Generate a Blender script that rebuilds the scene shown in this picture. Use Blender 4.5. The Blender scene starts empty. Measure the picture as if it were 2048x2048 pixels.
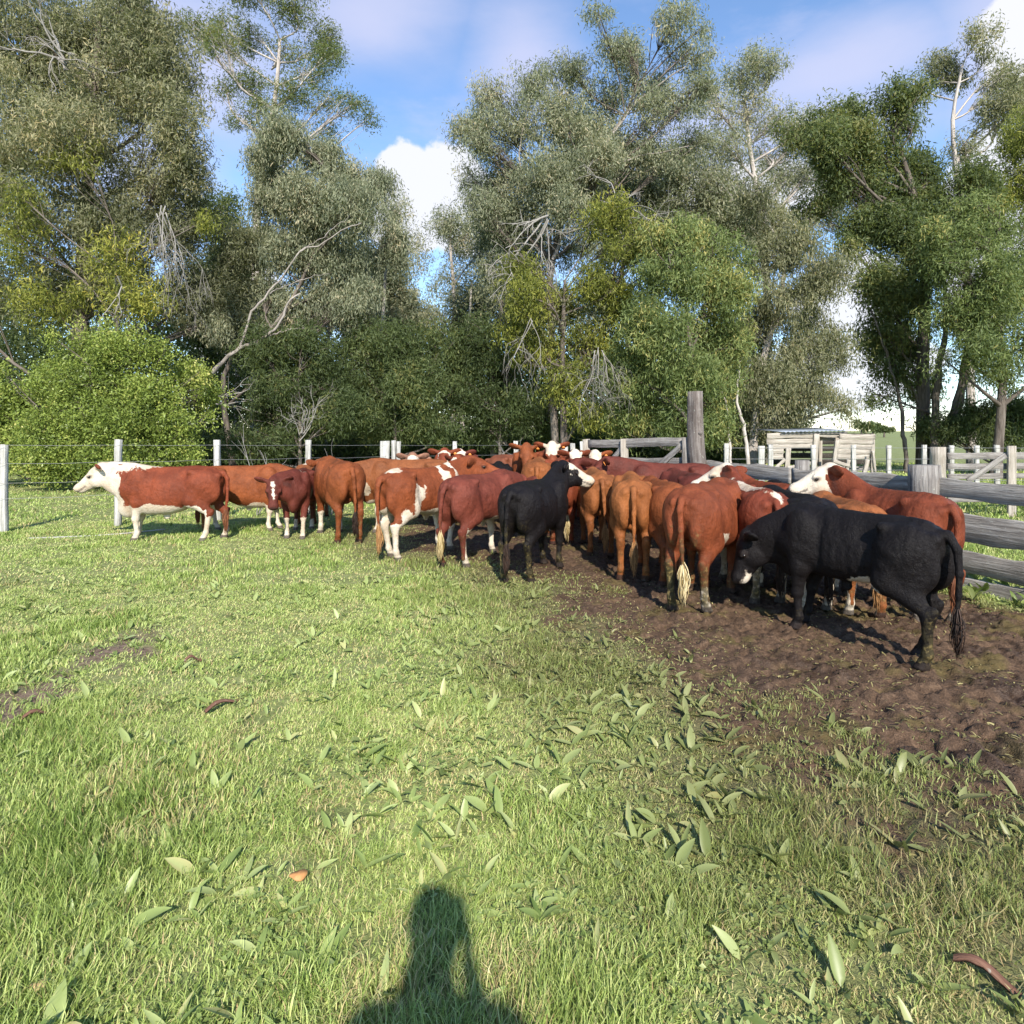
import bpy, math, random
import numpy as np
from mathutils import Vector, Matrix

# ------------------------------------------------------------------ camera, sky, sun
SC = bpy.context.scene
COL = SC.collection
F, H, HY = 1250.0, 1.7, 865.0          # focal length in photo pixels, eye height, horizon row (2048 px photo)
cam_d = bpy.data.cameras.new('camera'); cam = bpy.data.objects.new('camera', cam_d); COL.objects.link(cam)
cam.location = (0, 0, H); cam.rotation_euler = (math.pi/2, 0, 0)
cam_d.sensor_width = 36; cam_d.lens = 36*F/2048; cam_d.shift_y = -(1024-HY)/2048
cam_d.clip_start = 0.05; cam_d.clip_end = 3000
SC.camera = cam

SUN_EL, SUN_AZ = math.radians(35), math.radians(8)    # sun behind the camera, a little to the right
sdir = Vector((math.sin(SUN_AZ)*math.cos(SUN_EL), -math.cos(SUN_AZ)*math.cos(SUN_EL), math.sin(SUN_EL)))
sun_d = bpy.data.lights.new('sun', 'SUN'); sun = bpy.data.objects.new('sun', sun_d); COL.objects.link(sun)
sun_d.energy = 4.2; sun_d.angle = math.radians(0.9); sun_d.color = (1.0, 0.93, 0.82)
sun.rotation_euler = sdir.to_track_quat('Z', 'Y').to_euler(); sun.location = (5, -20, 20)

SC.view_settings.view_transform = 'Standard'; SC.view_settings.look = 'None'
SC.view_settings.exposure = 1.0; SC.view_settings.gamma = 1.0
SC.render.engine = 'CYCLES'
SC.cycles.max_bounces = 5; SC.cycles.diffuse_bounces = 3; SC.cycles.glossy_bounces = 2
SC.cycles.transmission_bounces = 3; SC.cycles.use_denoising = True

W = bpy.data.worlds.new('World'); SC.world = W; W.use_nodes = True
def world():
    nt = W.node_tree; N = nt.nodes; L = nt.links; N.clear()
    out = N.new('ShaderNodeOutputWorld')
    sky = N.new('ShaderNodeTexSky'); sky.sky_type = 'NISHITA'; sky.sun_disc = False
    sky.sun_elevation = SUN_EL; sky.sun_rotation = math.pi - SUN_AZ
    sky.air_density = 1.0; sky.dust_density = 0.0; sky.ozone_density = 4.0
    bg = N.new('ShaderNodeBackground'); bg.inputs[1].default_value = 0.135
    L.new(sky.outputs[0], bg.inputs[0])
    tc = N.new('ShaderNodeTexCoord')
    def M(op, a, b=None, c=None):
        m = N.new('ShaderNodeMath'); m.operation = op
        for i, v in enumerate((a, b, c)):
            if v is None: continue
            if isinstance(v, (int, float)): m.inputs[i].default_value = v
            else: L.new(v, m.inputs[i])
        return m.outputs[0]
    sp = N.new('ShaderNodeSeparateXYZ'); L.new(tc.outputs['Generated'], sp.inputs[0])
    X, Y, Z = sp.outputs
    az = M('ARCTAN2', X, Y); el = M('ARCSINE', Z)
    def noise(scale, detail, rough=0.55, vec=None):
        n = N.new('ShaderNodeTexNoise'); n.inputs['Scale'].default_value = scale
        n.inputs['Detail'].default_value = detail; n.inputs['Roughness'].default_value = rough
        L.new(vec if vec is not None else tc.outputs['Generated'], n.inputs['Vector']); return n.outputs[0]
    n1 = noise(11, 8, 0.6)
    vs = N.new('ShaderNodeMapping'); L.new(tc.outputs['Generated'], vs.inputs['Vector']); vs.inputs['Rotation'].default_value = (0, 0.6, 0); vs.inputs['Scale'].default_value = (1.0, 1.0, 2.6)
    n3 = noise(2.4, 7, 0.55, vs.outputs[0])
    def smooth(v, a, b):
        m = N.new('ShaderNodeMapRange'); m.interpolation_type = 'SMOOTHSTEP'
        L.new(v, m.inputs[0]); m.inputs[1].default_value = a; m.inputs[2].default_value = b
        return m.outputs[0]
    def blob(px, py, rx, ry, soft, amp, edge=1.0, n=None):
        a0 = math.atan((px-1024)/F); e0 = math.atan((HY-py)/math.hypot(F, px-1024))
        d = M('SQRT', M('ADD', M('POWER', M('DIVIDE', M('SUBTRACT', az, a0), rx/F), 2),
                            M('POWER', M('DIVIDE', M('SUBTRACT', el, e0), ry/F), 2)))
        d = M('ADD', d, M('MULTIPLY', M('SUBTRACT', n if n is not None else n1, 0.5), amp))
        return smooth(d, edge+soft, edge-soft)
    # bright cumulus low between the trees
    cum = None
    for b in ((812, 355, 62, 66), (885, 370, 85, 75), (940, 430, 90, 80), (810, 450, 90, 50), (1480, 400, 170, 70), (1700, 590, 90, 70), (1690, 740, 150, 70), (1985, 470, 70, 150), (2055, 90, 60, 70), (480, 640, 90, 100)):
        m = blob(*b, 0.10, 1.5)
        cum = m if cum is None else M('MAXIMUM', cum, m)
    # soft lilac veils high up
    veil = None
    for b in ((740, 40, 190, 90), (420, 140, 170, 120), (1040, 110, 120, 90), (1660, 150, 190, 60), (1600, 250, 230, 80), (2040, 90, 110, 130), (1400, 300, 170, 110), (300, 330, 120, 140)):
        m = blob(*b, 0.75, 2.4, 0.85, n3)
        veil = m if veil is None else M('MAXIMUM', veil, m)
    general = smooth(noise(3.4, 7, 0.6, vs.outputs[0]), 0.50, 0.72)
    veil = M('MAXIMUM', veil, M('MULTIPLY', general, 0.5))
    veil = M('MULTIPLY', veil, 0.8)
    bgv = N.new('ShaderNodeBackground'); bgv.inputs[0].default_value = (0.66, 0.69, 0.93, 1); bgv.inputs[1].default_value = 0.54
    bgc = N.new('ShaderNodeBackground'); bgc.inputs[0].default_value = (0.93, 0.94, 1.0, 1); bgc.inputs[1].default_value = 0.53
    m1 = N.new('ShaderNodeMixShader'); L.new(veil, m1.inputs[0]); L.new(bg.outputs[0], m1.inputs[1]); L.new(bgv.outputs[0], m1.inputs[2])
    m2 = N.new('ShaderNodeMixShader'); L.new(M('MULTIPLY', cum, 0.95), m2.inputs[0]); L.new(m1.outputs[0], m2.inputs[1]); L.new(bgc.outputs[0], m2.inputs[2])
    L.new(m2.outputs[0], out.inputs[0])
world()

# ------------------------------------------------------------------ helpers
R = np.random.default_rng(7); random.seed(7)
def D_of(py): return F*H/(py-HY)
def PX(px, py, D): return Vector(((px-1024)*D/F, D, H-(py-HY)*D/F))
def smst(v, a, b):
    t = np.clip((v-a)/(b-a), 0, 1); return t*t*(3-2*t)

def mesh_np(name, V, faces, mat=None, parent=None, loc=(0, 0, 0), smooth=False, attrs=None, mats=None, midx=None):
    V = np.asarray(V, dtype=np.float32).reshape(-1, 3)
    faces = [np.asarray(f, dtype=np.int32) for f in faces if len(f)]
    me = bpy.data.meshes.new(name)
    me.vertices.add(len(V)); me.vertices.foreach_set('co', V.ravel())
    loops = np.concatenate([f.ravel() for f in faces]); sizes = np.concatenate([np.full(len(f), f.shape[1], np.int32) for f in faces])
    starts = np.concatenate([[0], np.cumsum(sizes)[:-1]]).astype(np.int32)
    me.loops.add(len(loops)); me.loops.foreach_set('vertex_index', loops)
    me.polygons.add(len(sizes)); me.polygons.foreach_set('loop_start', starts)
    try: me.polygons.foreach_set('loop_total', sizes)
    except Exception: pass
    if smooth: me.polygons.foreach_set('use_smooth', np.ones(len(sizes), dtype=bool))
    for m in (mats or ([mat] if mat else [])): me.materials.append(m)
    if midx is not None: me.polygons.foreach_set('material_index', np.asarray(midx, np.int32))
    if attrs:
        for k, a in attrs.items():
            a = np.asarray(a, np.float32)
            if a.ndim == 1:
                at = me.attributes.new(k, 'FLOAT', 'POINT'); at.data.foreach_set('value', a)
            elif a.shape[1] == 3:
                at = me.attributes.new(k, 'FLOAT_VECTOR', 'POINT'); at.data.foreach_set('vector', a.ravel())
    me.update(calc_edges=True)
    o = bpy.data.objects.new(name, me); COL.objects.link(o); o.location = loc
    if parent is not None: o.parent = parent
    return o
def empty(name, loc, rz=0):
    o = bpy.data.objects.new(name, None); COL.objects.link(o); o.location = loc; o.rotation_euler = (0, 0, rz)
    o.empty_display_size = 0.2; return o
def tag(o, label=None, cat=None, group=None, kind=None):
    if label: o['label'] = label
    if cat: o['category'] = cat
    if group: o['group'] = group
    if kind: o['kind'] = kind
    return o

class MB:
    """collects several shapes into one mesh"""
    def __init__(s): s.V = []; s.Q = []; s.T = []; s.A = []; s.n = 0
    def add(s, V, Q=None, T=None, A=None):
        V = np.asarray(V, float).reshape(-1, 3)
        if Q is not None and len(Q): s.Q.append(np.asarray(Q)+s.n)
        if T is not None and len(T): s.T.append(np.asarray(T)+s.n)
        s.A.append(np.zeros((len(V), 3)) if A is None else np.asarray(A, float)); s.V.append(V); s.n += len(V)
    def build(s, name, mat, parent=None, loc=(0, 0, 0), smooth=False, key='wc'):
        f = []
        if s.Q: f.append(np.concatenate(s.Q))
        if s.T: f.append(np.concatenate(s.T))
        return mesh_np(name, np.concatenate(s.V)-np.array(loc if parent is None else (0, 0, 0)), f, mat, parent, loc if parent is None else (0, 0, 0), smooth, {key: np.concatenate(s.A)})

def frame(d, up=(0, 0, 1)):
    d = np.asarray(d, float); d = d/np.linalg.norm(d); up = np.asarray(up, float)
    s = np.cross(up, d)
    if np.linalg.norm(s) < 1e-4: s = np.cross((1, 0, 0), d)
    s /= np.linalg.norm(s); u = np.cross(d, s); return d, s, u

def tube(mb, pts, rad, n=7, wob=0.0, seed=0.0, cap=True):
    pts = np.asarray(pts, float); rad = np.asarray(rad, float); m = len(pts)
    tan = np.gradient(pts, axis=0); V = []; A = []
    L = np.concatenate([[0], np.cumsum(np.linalg.norm(np.diff(pts, axis=0), axis=1))])
    ref = np.array([0.3, 1, 0.1]) if abs(tan[0][2]) > abs(tan[0][1]) else np.array([0, 0, 1.])
    for i in range(m):
        d, s, u = frame(tan[i], ref)
        a = np.linspace(0, 2*np.pi, n, endpoint=False)
        r = rad[i]*(1+wob*np.sin(a*3+seed+L[i]*1.7)+wob*0.7*np.sin(a*5+seed*2-L[i]*2.3))
        V.append(pts[i]+np.outer(np.cos(a)*r, s)+np.outer(np.sin(a)*r, u))
        A.append(np.stack([np.full(n, L[i]+seed), np.cos(a)*rad[i], np.sin(a)*rad[i]], 1))
    V = np.concatenate(V); A = np.concatenate(A); Q = []; T = []
    for i in range(m-1):
        for j in range(n):
            k = (j+1) % n; Q.append((i*n+j, i*n+k, (i+1)*n+k, (i+1)*n+j))
    if cap:
        V = np.vstack([V, pts[-1:]]); A = np.vstack([A, A[-1:]*0+[[L[-1]+seed, 0, 0]]]); c = len(V)-1
        for j in range(n): T.append(((m-1)*n+j, (m-1)*n+(j+1) % n, c))
    mb.add(V, Q, T, A)

def curve(pts, n):
    """catmull-rom through pts"""
    P = np.asarray([list(p) for p in pts], float); P = np.vstack([2*P[0]-P[1], P, 2*P[-1]-P[-2]]); out = []
    m = len(P)-3
    for t in np.linspace(0, m-1e-6, n):
        i = int(t); f = t-i; a, b, c, d = P[i:i+4]
        out.append(0.5*((2*b)+(-a+c)*f+(2*a-5*b+4*c-d)*f*f+(-a+3*b-3*c+d)*f**3))
    return np.array(out)

def board(mb, p0, p1, w, t, up=(0, 0, 1), seg=14, wob=0.004, rough_end=0.01):
    """weathered plank from p0 to p1; w along up, t across; slightly uneven edges"""
    p0 = np.asarray(p0, float); p1 = np.asarray(p1, float); d, s, u = frame(p1-p0, up); L = np.linalg.norm(p1-p0)
    sd = R.uniform(0, 50); V = []; A = []; hw, ht = w/2, t/2; b = min(0.006, ht*0.4, hw*0.4)
    prof = [(-hw+b, -ht), (hw-b, -ht), (hw, -ht+b), (hw, ht-b), (hw-b, ht), (-hw+b, ht), (-hw, ht-b), (-hw, -ht+b)]
    ts = np.linspace(0, 1, seg+1)
    ph = R.uniform(0, 6, 4)
    for i, q in enumerate(ts):
        c = p0+(p1-p0)*q
        e1 = wob*(np.sin(q*9+ph[0])+0.6*np.sin(q*23+ph[1])+R.normal(0, .25)); e2 = wob*(np.sin(q*7+ph[2])+0.6*np.sin(q*27+ph[3])+R.normal(0, .25))
        for (a, bb) in prof:
            aa = a+(e1 if a > 0 else e2)
            ee = R.uniform(-rough_end, rough_end) if i in (0, seg) else 0
            V.append(c+u*aa+s*bb+d*ee); A.append((q*L+sd, aa+sd, bb))
    n = 8; Q = []
    for i in range(seg):
        for j in range(n):
            k = (j+1) % n; Q.append((i*n+j, (i+1)*n+j, (i+1)*n+k, i*n+k))
    Q += [(0, 1, 2, 7), (7, 2, 3, 6), (6, 3, 4, 5)]
    o = seg*n; Q += [(o+7, o+2, o+1, o), (o+6, o+3, o+2, o+7), (o+5, o+4, o+3, o+6)]
    mb.add(V, Q, None, A)

# numpy value noise
_T = np.random.default_rng(3).random((256, 256))
def vnoise(x, y):
    xi = np.floor(x).astype(int); yi = np.floor(y).astype(int); fx = x-xi; fy = y-yi
    fx = fx*fx*(3-2*fx); fy = fy*fy*(3-2*fy); g = lambda a, b: _T[a & 255, b & 255]
    return (g(xi, yi)*(1-fx)+g(xi+1, yi)*fx)*(1-fy)+(g(xi, yi+1)*(1-fx)+g(xi+1, yi+1)*fx)*fy
def fbm(x, y, o=4):
    s = 0; a = 0.5; t = 0
    for i in range(o): s = s+a*vnoise(x+17*i, y+31*i); t += a; a *= 0.5; x = x*2.03; y = y*2.03
    return s/t

# ------------------------------------------------------------------ node material helper
class NT:
    def __init__(s, name):
        s.m = bpy.data.materials.new(name); s.m.use_nodes = True; s.nt = s.m.node_tree; s.N = s.nt.nodes; s.L = s.nt.links; s.N.clear()
        s.out = s.N.new('ShaderNodeOutputMaterial')
    def link(s, a, b):
        if isinstance(a, (int, float)): b.default_value = a
        elif isinstance(a, tuple): b.default_value = a if len(a) == len(b.default_value) else tuple(a)+(1,)
        else: s.L.new(a, b)
    def attr(s, n, o='Fac'):
        a = s.N.new('ShaderNodeAttribute'); a.attribute_name = n; return a.outputs[o]
    def math(s, op, a, b=0.0, c=None, clamp=False):
        m = s.N.new('ShaderNodeMath'); m.operation = op; m.use_clamp = clamp; s.link(a, m.inputs[0]); s.link(b, m.inputs[1])
        if c is not None: s.link(c, m.inputs[2])
        return m.outputs[0]
    def noise(s, vec, scale, detail=4, rough=0.55, dist=0.0, col=False):
        n = s.N.new('ShaderNodeTexNoise'); s.link(vec, n.inputs['Vector']); n.inputs['Scale'].default_value = scale
        n.inputs['Detail'].default_value = detail; n.inputs['Roughness'].default_value = rough; n.inputs['Distortion'].default_value = dist
        return n.outputs[1 if col else 0]
    def scale(s, vec, sc):
        m = s.N.new('ShaderNodeVectorMath'); m.operation = 'MULTIPLY'; s.link(vec, m.inputs[0]); m.inputs[1].default_value = sc; return m.outputs[0]
    def pos(s): return s.N.new('ShaderNodeNewGeometry').outputs['Position']
    def obj(s): return s.N.new('ShaderNodeTexCoord').outputs['Object']
    def ramp(s, v, stops):
        r = s.N.new('ShaderNodeValToRGB'); s.link(v, r.inputs[0]); e = r.color_ramp.elements
        while len(e) < len(stops): e.new(0.5)
        for k, (p, c) in zip(e, stops): k.position = p; k.color = tuple(c)+(1,)
        return r.outputs[0]
    def mix(s, f, a, b, mode='MIX'):
        m = s.N.new('ShaderNodeMix'); m.data_type = 'RGBA'; m.blend_type = mode; s.link(f, m.inputs[0]); s.link(a, m.inputs[6]); s.link(b, m.inputs[7]); return m.outputs[2]
    def sm(s, v, a, b):
        m = s.N.new('ShaderNodeMapRange'); m.interpolation_type = 'SMOOTHSTEP'; s.link(v, m.inputs[0]); m.inputs[1].default_value = a; m.inputs[2].default_value = b; return m.outputs[0]
    def bump(s, h, st, dist=0.01):
        b = s.N.new('ShaderNodeBump'); s.link(h, b.inputs['Height']); b.inputs['Strength'].default_value = st; b.inputs['Distance'].default_value = dist; return b.outputs[0]
    def bsdf(s, col, rough=0.6, normal=None, spec=0.3, sheen=0.0):
        p = s.N.new('ShaderNodeBsdfPrincipled'); s.link(col, p.inputs['Base Color']); s.link(rough, p.inputs['Roughness'])
        p.inputs['Specular IOR Level'].default_value = spec
        if sheen: p.inputs['Sheen Weight'].default_value = sheen; p.inputs['Sheen Roughness'].default_value = 0.5
        if normal is not None: s.L.new(normal, p.inputs['Normal'])
        s.L.new(p.outputs[0], s.out.inputs[0]); return p

def m_wood(name, c1, c2, c3, stain=0.5):
    s = NT(name); v = s.attr('wc', 'Vector')
    g = s.noise(s.scale(v, (1.6, 28, 28)), 1.0, 6, 0.6, 0.6)
    g2 = s.noise(s.scale(v, (5, 120, 120)), 1.0, 3, 0.6)
    l = s.noise(s.pos(), 2.2, 4)
    col = s.ramp(g, ((0.3, c1), (0.5, c2), (0.72, c3)))
    col = s.mix(s.math('MULTIPLY', s.sm(l, 0.45, 0.75), stain), col, c1)
    col = s.mix(s.math('MULTIPLY', s.sm(g2, 0.60, 0.72), 0.7), col, (0.03, 0.026, 0.022))
    lich = s.noise(s.pos(), 38, 3)
    col = s.mix(s.math('MULTIPLY', s.sm(lich, 0.62, 0.70), 0.45), col, (0.42, 0.44, 0.38))
    h = s.math('ADD', s.math('MULTIPLY', g, 0.6), s.math('MULTIPLY', g2, 0.5))
    s.bsdf(col, 0.85, s.bump(h, 1.0, 0.022), 0.15); return s.m
M_GREY = m_wood('weathered_grey_wood', (0.10, 0.088, 0.080), (0.23, 0.212, 0.196), (0.36, 0.34, 0.315))
M_DARKWOOD = m_wood('painted_shade_wood', (0.02, 0.017, 0.014), (0.045, 0.038, 0.032), (0.08, 0.07, 0.06), 0.6)  # dark colour stands in for shade inside the ramp
M_RAIL = m_wood('lightened_rail_wood', (0.14, 0.122, 0.105), (0.31, 0.283, 0.250), (0.47, 0.44, 0.40), 0.55)  # lightness put into the colour for rails facing away from the sun
M_POST = m_wood('dark_cracked_post_wood', (0.07, 0.055, 0.048), (0.17, 0.145, 0.13), (0.30, 0.27, 0.25), 0.7)
M_PALE = m_wood('pale_weathered_wood', (0.20, 0.17, 0.14), (0.36, 0.32, 0.27), (0.50, 0.455, 0.40), 0.3)
M_WHITE = m_wood('old_white_painted_wood', (0.22, 0.21, 0.18), (0.43, 0.42, 0.39), (0.58, 0.57, 0.53), 0.5)
M_BARK_PIECE = m_wood('shed_bark_strip', (0.07, 0.035, 0.025), (0.17, 0.085, 0.058), (0.28, 0.165, 0.115), 0.5)

def m_bark(name, c1, c2, c3):
    s = NT(name); v = s.attr('wc', 'Vector')
    g = s.noise(s.scale(v, (1.2, 9, 9)), 1.0, 6, 0.65, 1.0); l = s.noise(s.pos(), 0.7, 3)
    col = s.ramp(s.math('ADD', s.math('MULTIPLY', g, 0.7), s.math('MULTIPLY', l, 0.3)), ((0.35, c1), (0.5, c2), (0.65, c3)))
    s.bsdf(col, 0.9, s.bump(g, 0.8, 0.05), 0.1); return s.m
M_BARK = m_bark('grey_brown_bark', (0.05, 0.04, 0.033), (0.12, 0.10, 0.085), (0.22, 0.19, 0.165))
M_GUM = m_bark('pale_gum_bark', (0.20, 0.17, 0.15), (0.38, 0.34, 0.31), (0.55, 0.51, 0.47))
M_LIMB = m_bark('grey_limb_bark', (0.13, 0.11, 0.095), (0.26, 0.23, 0.205), (0.40, 0.36, 0.33))
M_DEAD = m_bark('bleached_dead_wood', (0.15, 0.135, 0.12), (0.25, 0.235, 0.215), (0.36, 0.34, 0.32))

s = NT('galvanised_wire'); s.bsdf((0.30, 0.30, 0.30), 0.5, None, 0.5).inputs['Metallic'].default_value = 0.6; M_WIRE = s.m
s = NT('corrugated_iron'); nn = s.noise(s.pos(), 3, 4); s.bsdf(s.ramp(nn, ((0.4, (0.20, 0.23, 0.27)), (0.62, (0.36, 0.40, 0.46)))), 0.5, None, 0.5).inputs['Metallic'].default_value = 0.3; M_IRON = s.m

def m_leaf(name, stops, rough=0.55, trans=0.42, spec=0.28, soil=False):
    """stops: colours from oldest / darkest leaf to youngest leaf, picked by each leaf's own tint value"""
    s = NT(name); t = s.attr('tint')
    col = s.ramp(t, stops)
    if soil: col = s.mix(s.math('MULTIPLY', s.attr('soil'), .74), col, (0.135, 0.112, 0.048))
    p = s.N.new('ShaderNodeBsdfPrincipled'); s.L.new(col, p.inputs['Base Color']); p.inputs['Roughness'].default_value = rough; p.inputs['Specular IOR Level'].default_value = spec
    tr = s.N.new('ShaderNodeBsdfTranslucent'); s.L.new(s.mix(0.5, col, (0.30, 0.36, 0.06)), tr.inputs[0])
    m = s.N.new('ShaderNodeMixShader'); m.inputs[0].default_value = trans; s.L.new(p.outputs[0], m.inputs[1]); s.L.new(tr.outputs[0], m.inputs[2])
    s.L.new(m.outputs[0], s.out.inputs[0]); return s.m
L_GREY = m_leaf('grey_green_gum_leaves', ((0.0, (0.099, 0.103, 0.059)), (0.35, (0.210, 0.217, 0.125)), (0.7, (0.329, 0.320, 0.188)), (1.0, (0.480, 0.391, 0.205))))
L_PALE = m_leaf('pale_willowy_leaves', ((0.0, (0.119, 0.141, 0.094)), (0.4, (0.249, 0.273, 0.177)), (0.75, (0.379, 0.380, 0.252)), (1.0, (0.516, 0.441, 0.286))))
L_GREEN = m_leaf('fresh_green_leaves', ((0.0, (0.073, 0.101, 0.037)), (0.4, (0.165, 0.218, 0.078)), (0.75, (0.259, 0.309, 0.111)), (1.0, (0.434, 0.385, 0.131))))
L_YELLOW = m_leaf('yellow_green_leaves', ((0.0, (0.092, 0.112, 0.026)), (0.4, (0.252, 0.271, 0.054)), (0.75, (0.420, 0.404, 0.080)), (1.0, (0.605, 0.476, 0.095))))
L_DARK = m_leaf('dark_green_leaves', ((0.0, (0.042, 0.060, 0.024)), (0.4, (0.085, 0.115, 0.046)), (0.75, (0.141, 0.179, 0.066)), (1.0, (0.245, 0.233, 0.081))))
L_BUSH = m_leaf('bright_shrub_leaves', ((0.0, (0.096, 0.130, 0.030)), (0.4, (0.203, 0.267, 0.054)), (0.75, (0.316, 0.375, 0.083)), (1.0, (0.500, 0.477, 0.150))), 0.4, 0.3)
M_GRASS = m_leaf('grass_blades', ((0.0, (0.095, 0.155, 0.026)), (0.4, (0.319, 0.420, 0.105)), (0.7, (0.515, 0.586, 0.205)), (0.88, (0.627, 0.575, 0.270)), (1.0, (0.448, 0.310, 0.160))), 0.5, 0.3, 0.3, True)
M_WEED = m_leaf('broad_weed_leaves', ((0.0, (0.118, 0.176, 0.040)), (0.5, (0.260, 0.326, 0.100)), (0.85, (0.370, 0.422, 0.168)), (1.0, (0.420, 0.387, 0.160))), 0.42, 0.25, 0.45, True)
M_STRAW = m_leaf('trampled_straw_bits', ((0.0, (0.08, 0.065, 0.030)), (0.5, (0.20, 0.17, 0.065)), (1.0, (0.36, 0.31, 0.14))), 0.7, 0.1, 0.2)

# ------------------------------------------------------------------ ground
MB_D = [0, 1.2, 2, 3, 4, 5, 7, 8, 9, 10, 12, 15, 40]
MB_X = [3.2, 2.9, 2.25, 1.80, 1.35, 0.95, 0.45, -0.1, -1.1, -1.8, -1.6, -0.5, 6]
def mud(x, y):
    b = np.interp(y, MB_D, MB_X)
    n = (fbm(x*1.3+5, y*1.3, 4)-0.5)*1.2+(fbm(x*6, y*6+9, 3)-0.5)*1.1
    m = smst(x-b+n, -0.95, 0.95)
    fx = 5.35-0.35*(y-5.5)*1.0          # the rail fence line: grass beyond it
    m = m*(1-smst(x+n*0.5, fx-0.75, fx-0.35))*(1-smst(y, 12.5, 14.5))
    return m
def dirty(x, y):
    n = (fbm(x*1.1+15, y*1.1, 4)-0.5)*1.6
    return smst(x-np.interp(y, MB_D, MB_X)+n, -2.3, -0.3)*(1-smst(x, FX0(y)-.5, FX0(y)-.1))
FX0 = lambda y: 5.35-0.35*(y-5.5)
def bare(x, y):
    # worn earth strip at the left
    t = 1.25*np.abs(x+3.02+(fbm(x*0+9, y*1.3, 2)-0.5)*0.5+(fbm(x*5, y*5, 3)-0.5)*0.5)
    return (1-smst(t, 0.10, 0.42))*smst(y, 3.0, 3.5)*(1-smst(y, 4.9, 5.8))*smst(fbm(x*4+3, y*4, 3), 0.28, 0.5)
def hgt(x, y):
    near = np.exp(-((x*x+y*y)/900.0))
    h = (fbm(x*0.8, y*0.8, 2)-0.5)*0.04*near
    m = mud(x, y)
    c1 = fbm(x*7+3, y*7, 3); c2 = np.abs(fbm(x*16, y*16+40, 2)-0.5)*2
    h = h+m*near*((c1-0.5)*0.055-c2*0.04+(fbm(x*20, y*20+8, 3)-0.5)*0.065-0.030*smst(vnoise(x*7.5+2, y*7.5), .66, .80)+0.018*smst(vnoise(x*8.5+2, y*8.5+.6), .68, .8))
    h = h+(1-m)*near*(fbm(x*5, y*5, 2)-0.5)*0.02
    far = smst(np.hypot(x, y), 70, 420)
    return h+far*(fbm(x*0.006+2, y*0.006, 2))*3.0*smst(y, 0, 100)

def ground():
    def lin(segs):
        out = []
        for a, b, st in segs: out.append(np.arange(a, b, st))
        return np.concatenate(out)
    xs = lin([(-1500, -300, 100), (-300, -40, 12), (-40, -12, 1.5), (-12, -4, 0.15), (-4, -0.6, 0.05), (-0.6, 5.2, 0.02), (5.2, 9, 0.12), (9, 40, 1.5), (40, 300, 12), (300, 1600, 100)])
    ys = lin([(-60, -2, 4), (-2, 1.2, 0.1), (1.2, 7.5, 0.02), (7.5, 12, 0.05), (12, 16, 0.2), (16, 60, 2), (60, 400, 15), (400, 2200, 90)])
    X, Y = np.meshgrid(xs, ys); Z = hgt(X, Y); nx, ny = len(xs), len(ys)
    V = np.stack([X.ravel(), Y.ravel(), Z.ravel()], 1)
    i = np.arange(nx-1)[None, :]+np.arange(ny-1)[:, None]*nx; i = i.ravel()
    Q = np.stack([i, i+1, i+nx+1, i+nx], 1)
    s = NT('paddock_ground'); p = s.pos(); md = s.attr('mud'); br = s.attr('bare')
    n = s.noise(p, 3.0, 5); n2 = s.noise(p, 22, 5, 0.6); n3 = s.noise(p, 90, 3, 0.6)
    gr = s.ramp(s.math('ADD', s.math('MULTIPLY', n, 0.6), s.math('MULTIPLY', n2, 0.4)), ((0.33, (0.095, 0.105, 0.035)), (0.5, (0.18, 0.21, 0.07)), (0.66, (0.28, 0.28, 0.12))))
    # far paddock is paler
    mudc = s.ramp(s.math('ADD', s.math('MULTIPLY', n2, 0.6), s.math('MULTIPLY', n3, 0.4)), ((0.32, (0.034, 0.020, 0.011)), (0.5, (0.080, 0.047, 0.027)), (0.66, (0.155, 0.098, 0.060))))
    earth = s.ramp(n2, ((0.35, (0.10, 0.065, 0.045)), (0.65, (0.23, 0.165, 0.12))))
    dung = s.math('MULTIPLY', s.sm(s.noise(p, 2.1, 3), 0.54, 0.64), 0.6)
    mudc = s.mix(dung, mudc, s.mix(n2, (0.055, 0.045, 0.012), (0.14, 0.11, 0.028)))
    gr = s.mix(s.math('MULTIPLY', s.attr('soil'), .75), gr, (0.10, 0.078, 0.040)); col = s.mix(br, gr, earth)
    col = s.mix(s.sm(s.math('ADD', md, s.math('MULTIPLY', s.math('SUBTRACT', n2, 0.5), 0.7)), 0.25, 0.6), col, mudc)
    wet = s.sm(s.noise(p, 1.7, 4), .5, .62); col = s.mix(s.math('MULTIPLY', s.math('MULTIPLY', wet, md), .45), col, (0.022, 0.014, 0.010)); s.bsdf(col, s.math('SUBTRACT', 0.95, s.math('MULTIPLY', md, s.math('ADD', .12, s.math('MULTIPLY', wet, .38)))), s.bump(s.math('ADD', n2, s.math('MULTIPLY', n3, 0.7)), 0.8, 0.02), 0.3)
    o = mesh_np('ground', V, [Q], s.m, smooth=True, attrs={'mud': mud(V[:, 0], V[:, 1]), 'bare': bare(V[:, 0], V[:, 1]), 'soil': dirty(V[:, 0], V[:, 1])})
    tag(o, kind='structure')
ground()

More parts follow.
